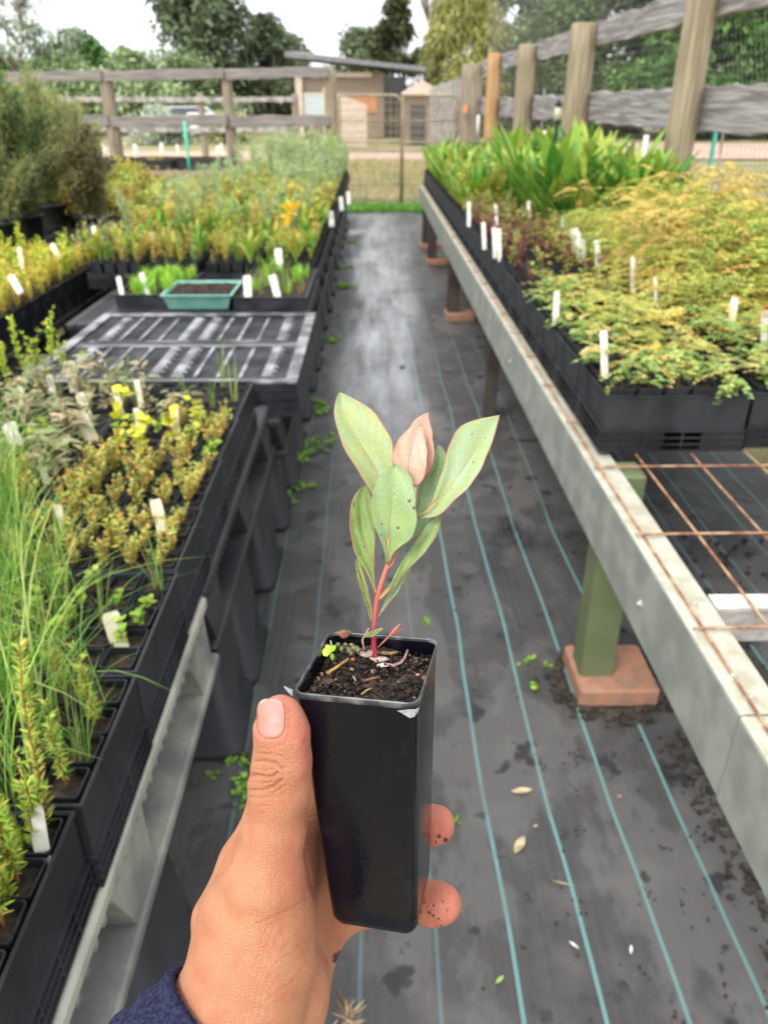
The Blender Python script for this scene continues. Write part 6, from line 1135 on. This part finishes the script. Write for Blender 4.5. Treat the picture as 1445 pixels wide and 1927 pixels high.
for pl, w_, a_ in (([(478, 1447), (498, 1449), (516, 1446)], 1.4, .00022), ([(472, 1478), (492, 1481), (508, 1477)], 1.4, .0002), ([(500, 1492), (520, 1490), (540, 1478)], 1.6, .0002), ([(452, 1530), (475, 1534), (498, 1530)], 1.6, .00012), ([(448, 1545), (470, 1552), (500, 1549)], 1.6, .0001), ([(490, 1406), (512, 1408), (530, 1402)], 1.5, .00014), ([(462, 1461), (485, 1459), (512, 1461), (522, 1455)], 2.4, .0006), ([(464, 1487), (490, 1488), (515, 1480), (530, 1468)], 2.4, .0005), ([(480, 1433), (503, 1431), (520, 1436), (533, 1448)], 2.4, .0004), ([(484, 1418), (510, 1417), (530, 1424)], 2., .00022), ([(468, 1500), (490, 1503), (512, 1496)], 2., .00022), ([(466, 1472), (492, 1474), (510, 1470)], 1.6, .00025), ([(458, 1512), (480, 1519), (505, 1516)], 2., .00015),
                   ([(480, 1740), (542, 1713), (592, 1680)], 2.2, .00022), ([(402, 1668), (414, 1648), (432, 1625), (450, 1575)], 3.5, .00022), ([(520, 1812), (560, 1785), (600, 1752)], 2.2, .00016), ([(571, 1605), (580, 1640), (592, 1690), (603, 1730)], 3, .0004), ([(500, 1880), (545, 1850), (590, 1800)], 2.4, .00014), ([(430, 1760), (470, 1745), (500, 1735)], 2, .0001)):
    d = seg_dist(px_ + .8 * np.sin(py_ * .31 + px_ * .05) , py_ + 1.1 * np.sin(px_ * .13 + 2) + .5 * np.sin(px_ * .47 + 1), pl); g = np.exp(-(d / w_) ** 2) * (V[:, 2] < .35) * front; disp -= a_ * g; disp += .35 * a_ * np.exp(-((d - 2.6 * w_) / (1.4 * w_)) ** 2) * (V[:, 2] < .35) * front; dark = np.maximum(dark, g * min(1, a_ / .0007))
# knuckle bulges
disp += .0007 * np.exp(-(((px_ - 478) / 14) ** 2 + ((py_ - 1474) / 9) ** 2)) * near_thumb + .0005 * np.exp(-(((px_ - 478) / 14) ** 2 + ((py_ - 1446) / 9) ** 2)) * near_thumb + .0008 * np.exp(-(((px_ - 566) / 16) ** 2 + ((py_ - 1425) / 34) ** 2)) * near_thumb
# nail bed: sink the skin, raise the folds
NCX, NCY, NW, NH = 509.5, 1352., 26.5, 38.
nr = (np.abs((px_ - NCX) / NW) ** 3.2 + np.abs((py_ - NCY) / NH) ** 3.2) ** (1 / 3.2); nl = near_thumb & (py_ < 1440) & (front > .02)
disp -= .0006 * np.clip((1.02 - nr) / .12, 0, 1) * nl; disp += .00035 * np.exp(-((nr - 1.16) / .10) ** 2) * nl * (py_ > 1330)
# fine skin relief
wv = np.zeros(nV)
for k in range(60):
    a = RNG.random() * 6.28; b_ = RNG.normal(); f = RNG.uniform(250, 1500); dv = np.array([math.cos(a), math.sin(a) * .6, b_ * .4]); wv += np.sin(V @ dv * f + RNG.random() * 6) * 60 / f
lw_ = np.zeros(nV)
for k in range(24):
    dv = RNG.normal(size=3); dv /= np.linalg.norm(dv); lw_ += np.sin(V @ dv * RNG.uniform(120, 330) + RNG.random() * 6)
disp += wv * .000034 + lw_ * .00007 * (1 + 1.2 * (px_ > 790)); V2 = V + Nn * disp[:, None]
M['skin'] = mat('skin', (1, 1, 1), .58, (.90, .72, .66), 75, vdet=9, lo=.42, hi=.74, attr=True, spec=.32, sss=.10)
# creased skin bump
t = M['skin'].node_tree; n_ = t.nodes; l_ = t.links.new; b_ = n_['Principled BSDF']; co = n_.new('ShaderNodeTexCoord')
mp = n_.new('ShaderNodeMapping'); mp.inputs['Rotation'].default_value = (.3, .9, .5); mp.inputs['Scale'].default_value = (1, 2.6, 1.4); l_(co.outputs['Object'], mp.inputs[0]); vo = n_.new('ShaderNodeTexVoronoi'); vo.feature = 'DISTANCE_TO_EDGE'; vo.inputs['Scale'].default_value = 620; ds = n_.new('ShaderNodeTexNoise'); ds.inputs['Scale'].default_value = 300
mxv = n_.new('ShaderNodeMix'); mxv.data_type = 'VECTOR'; mxv.inputs['Factor'].default_value = .0012; l_(mp.outputs[0], ds.inputs['Vector']); l_(mp.outputs[0], mxv.inputs['A']); l_(ds.outputs['Color'], mxv.inputs['B']); l_(mxv.outputs['Result'], vo.inputs['Vector'])
rr_ = n_.new('ShaderNodeMapRange'); rr_.inputs[2].default_value = .12; l_(vo.outputs['Distance'], rr_.inputs[0]); wvn = n_.new('ShaderNodeTexNoise'); wvn.inputs['Scale'].default_value = 1; wvn.inputs['Detail'].default_value = 6; mp2 = n_.new('ShaderNodeMapping'); mp2.inputs['Rotation'].default_value = (.1, .2, .35); mp2.inputs['Scale'].default_value = (260, 900, 1500); l_(co.outputs['Object'], mp2.inputs[0]); l_(mp2.outputs[0], wvn.inputs['Vector'])
mp3 = n_.new('ShaderNodeMapping'); mp3.inputs['Rotation'].default_value = (.2, .1, -.75); l_(co.outputs['Object'], mp3.inputs[0]); wt_ = n_.new('ShaderNodeTexWave'); wt_.inputs['Scale'].default_value = 250; wt_.inputs['Distortion'].default_value = 9; wt_.inputs['Detail'].default_value = 3; wt_.inputs['Detail Scale'].default_value = .35; wt_.bands_direction = 'Y'; l_(mp3.outputs[0], wt_.inputs['Vector'])
ad0 = n_.new('ShaderNodeMath'); ad0.operation = 'MULTIPLY_ADD'; ad0.inputs[1].default_value = .55; l_(wt_.outputs['Fac'], ad0.inputs[0]); l_(rr_.outputs[0], ad0.inputs[2])
ad = n_.new('ShaderNodeMath'); ad.operation = 'MULTIPLY_ADD'; ad.inputs[1].default_value = 1.6; l_(wvn.outputs['Fac'], ad.inputs[0]); l_(ad0.outputs[0], ad.inputs[2]); bp = n_.new('ShaderNodeBump'); bp.inputs['Strength'].default_value = .6; bp.inputs['Distance'].default_value = .00045; l_(ad.outputs[0], bp.inputs['Height']); l_(bp.outputs[0], b_.inputs['Normal'])
base = np.array(lin('#b57d5e')); red = np.array(lin('#c07060')); tan_ = np.array(lin('#b68561'))
g1 = np.exp(-(((px_ - 530) / 50) ** 2 + ((py_ - 1350) / 60) ** 2)) * near_thumb + .9 * np.exp(-(((px_ - 572) / 16) ** 2 + ((py_ - 1430) / 50) ** 2)) * near_thumb + .55 * np.exp(-(((px_ - 560) / 40) ** 2 + ((py_ - 1620) / 60) ** 2)); g2 = 1.25 * (1 / (1 + np.exp(-(px_ - 800) / 18))) * (py_ > 1480); g3 = np.exp(-(((px_ - 460) / 70) ** 2 + ((py_ - 1740) / 110) ** 2)) * .9
lf = sum(np.sin(V @ (RNG.normal(size=3) * 90) + RNG.random() * 6) for _ in range(10)) / 10
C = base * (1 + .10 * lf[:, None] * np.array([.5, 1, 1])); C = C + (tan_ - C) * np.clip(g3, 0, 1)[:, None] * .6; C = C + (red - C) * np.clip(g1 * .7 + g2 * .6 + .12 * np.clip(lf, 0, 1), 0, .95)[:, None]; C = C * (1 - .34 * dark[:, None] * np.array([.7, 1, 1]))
# garden soil caught on the fingertips
cell = RNG.random((60, 2)); dirt = np.zeros(nV)
for i in range(150):
    if i < 45: cx_, cy_, rr2 = RNG.normal(818, 20), RNG.normal(1718, 19), abs(RNG.normal(0, 1.25))
    elif 70 < i < 85: cx_, cy_, rr2 = RNG.normal(835, 9), RNG.normal(1575, 5), abs(RNG.normal(0, 1.5))
    elif i < 95: cx_, cy_, rr2 = RNG.normal(636, 3), RNG.normal(1803, 5), abs(RNG.normal(0, 2.2))
    elif i < 99: cx_, cy_, rr2 = 573 + RNG.normal() * 2, 1393 + RNG.normal() * 3, 1.0
    else: cx_, cy_, rr2 = RNG.normal(540, 60), RNG.normal(1560, 130), .55
    dirt = np.maximum(dirt, np.clip(1.6 - np.hypot(px_ - cx_, py_ - cy_) / max(rr2, .4), 0, 1) * (front > 0))
C = C * (1 - dirt[:, None] * .9) + np.array(lin('#2a1c14')) * dirt[:, None] * .9
pers = empty('person', tuple(toW(cl(300, 2160, .32))), label='bare left hand with a navy knit cuff holding the potted seedling', cat='person')
mb = MB().add(toW(V2), fq[:, ::1], C); body = part(mb, 'body', 'skin', pers, True)
# thumb nail conforming to the thumb
M['nail'] = mat('fingernail', (.42, .185, .145), .42, (.46, .22, .175), 120, vdet=3, bump=.06, bscale=500, spec=.28, sss=.0, stretch=(1, 1, .2)); M['nailtip'] = mat('nail_tip', (.40, .31, .24), .5)
def hit(px, py):
    r = cl(px, py, 1.); tt = np.linspace(.27, .36, 240); v = hand_sdf(r[None] * tt[:, None]); k = np.argmax(v < 0) if (v < 0).any() else np.argmin(v); return r * tt[k]
n1, n2 = 15, 19; NV = []; 
for j in range(n2):
    for i in range(n1):
        a, b = -1 + 2 * i / (n1 - 1), -1 + 2 * j / (n2 - 1); q = (abs(a) ** 3 + abs(b) ** 3) ** (1 / 3) + 1e-6; m_ = max(abs(a), abs(b)); s_ = m_ / q; p = hit(NCX + NW * a * s_, NCY + NH * b * s_); nn = p / np.linalg.norm(p); NV.append(p - nn * (.00020 + .00022 * (1 - a * a) - (.0005 if b > .93 else 0)))
I, J = np.meshgrid(np.arange(n1 - 1), np.arange(n2 - 1)); a = (J * n1 + I).ravel(); Q = np.stack([a, a + n1, a + n1 + 1, a + 1], 1); mb = MB(); jj = np.repeat(np.arange(n2 - 1), n1 - 1); mb.add(toW(np.array(NV)), Q[jj > 0], mi=0); f = Q[jj <= 0]; mb.F.append(f); mb.M.append(np.ones(len(f), int))
no = part(mb, 'thumb_nail', ['nail', 'nailtip'], pers, True); sm = no.modifiers.new('thickness', 'SOLIDIFY'); sm.thickness = .0004; sm.offset = -1
# navy rib-knit cuff
M['knit'] = mat('navy_knit', (.012, .013, .035), .95, (.03, .032, .07), 700, bump=1, bscale=900, spec=.15)
A0, A1 = cl(446, 1948, .324), cl(120, 2290, .298); axd = (A1 - A0) / np.linalg.norm(A1 - A0); e1 = np.cross(axd, [0, 0, 1]); e1 /= np.linalg.norm(e1); e2 = np.cross(axd, e1); mb = MB(); nr_, na = 46, 264; V = []
for i in range(nr_):
    t_ = i / (nr_ - 1); r = .0372 + .004 * t_ + .0008 * math.sin(t_ * 40); c = A0 + (A1 - A0) * t_
    if i == 0: r -= .004; c = c + axd * .004
    if i == 1: r -= .0022; c = c - axd * .0005
    if i == 2: r -= .0004; c = c - axd * .0006
    a = np.arange(na) / na * 2 * math.pi; rr = r * (1 + .036 * np.abs(np.sin(a * 26)) ** .7 + .010 * np.sin(3 * a + t_ * 5) + .006 * np.sin(a * 5 + t_ * 9)); wob = .0016 * np.sin(2 * a + 1); V.append(c + rr[:, None] * (np.cos(a)[:, None] * e1 * 1.0 + np.sin(a)[:, None] * e2 * .9) + wob[:, None] * axd)
V = np.concatenate(V); k = np.arange(na); k2 = (k + 1) % na; mb.add(toW(V), np.concatenate([np.stack([i * na + k2, i * na + k, (i + 1) * na + k, (i + 1) * na + k2], 1) for i in range(nr_ - 1)])); part(mb, 'knit_cuff', 'knit', pers, True)
mb = MB()
for k in range(900):
    a = RNG.random() * 6.28; t_ = RNG.random() * .5; c = A0 + (A1 - A0) * t_ + (.0375 + .004 * t_) * (math.cos(a) * e1 + math.sin(a) * e2 * .9); d = (math.cos(a) * e1 + math.sin(a) * e2) + RNG.normal(size=3) * .8; d /= np.linalg.norm(d); L_ = .0012 + .002 * RNG.random(); mb.tube(toW(np.array([c, c + d * L_ * .6 + RNG.normal(size=3) * .0003, c + d * L_])), .00006, 3, cap=False)
part(mb, 'wool_fuzz', 'knit', pers)
# fine hairs at the wrist edge
M['hair'] = mat('wrist_hair', (.12, .07, .04), .6); mb = MB()
for k in range(16):
    y = RNG.uniform(1740, 1850); x = np.interp(y, [1640, 1720, 1790, 1850], [402, 366, 350, 322]) + RNG.uniform(0, 10); c = hit(x + 5, y)
    if c[2] > .37: continue
    d = np.array([-1, .35, -.2]) + RNG.normal(size=3) * .35; d /= np.linalg.norm(d); L_ = .003 + .003 * RNG.random(); mb.tube(toW(np.array([c, c + d * L_ * .5 + [0, .0003, 0], c + d * L_ + [0, .001, 0]])), [.00003, .000025, .00001], 3, cap=False)
part(mb, 'arm_hair', 'hair', pers)
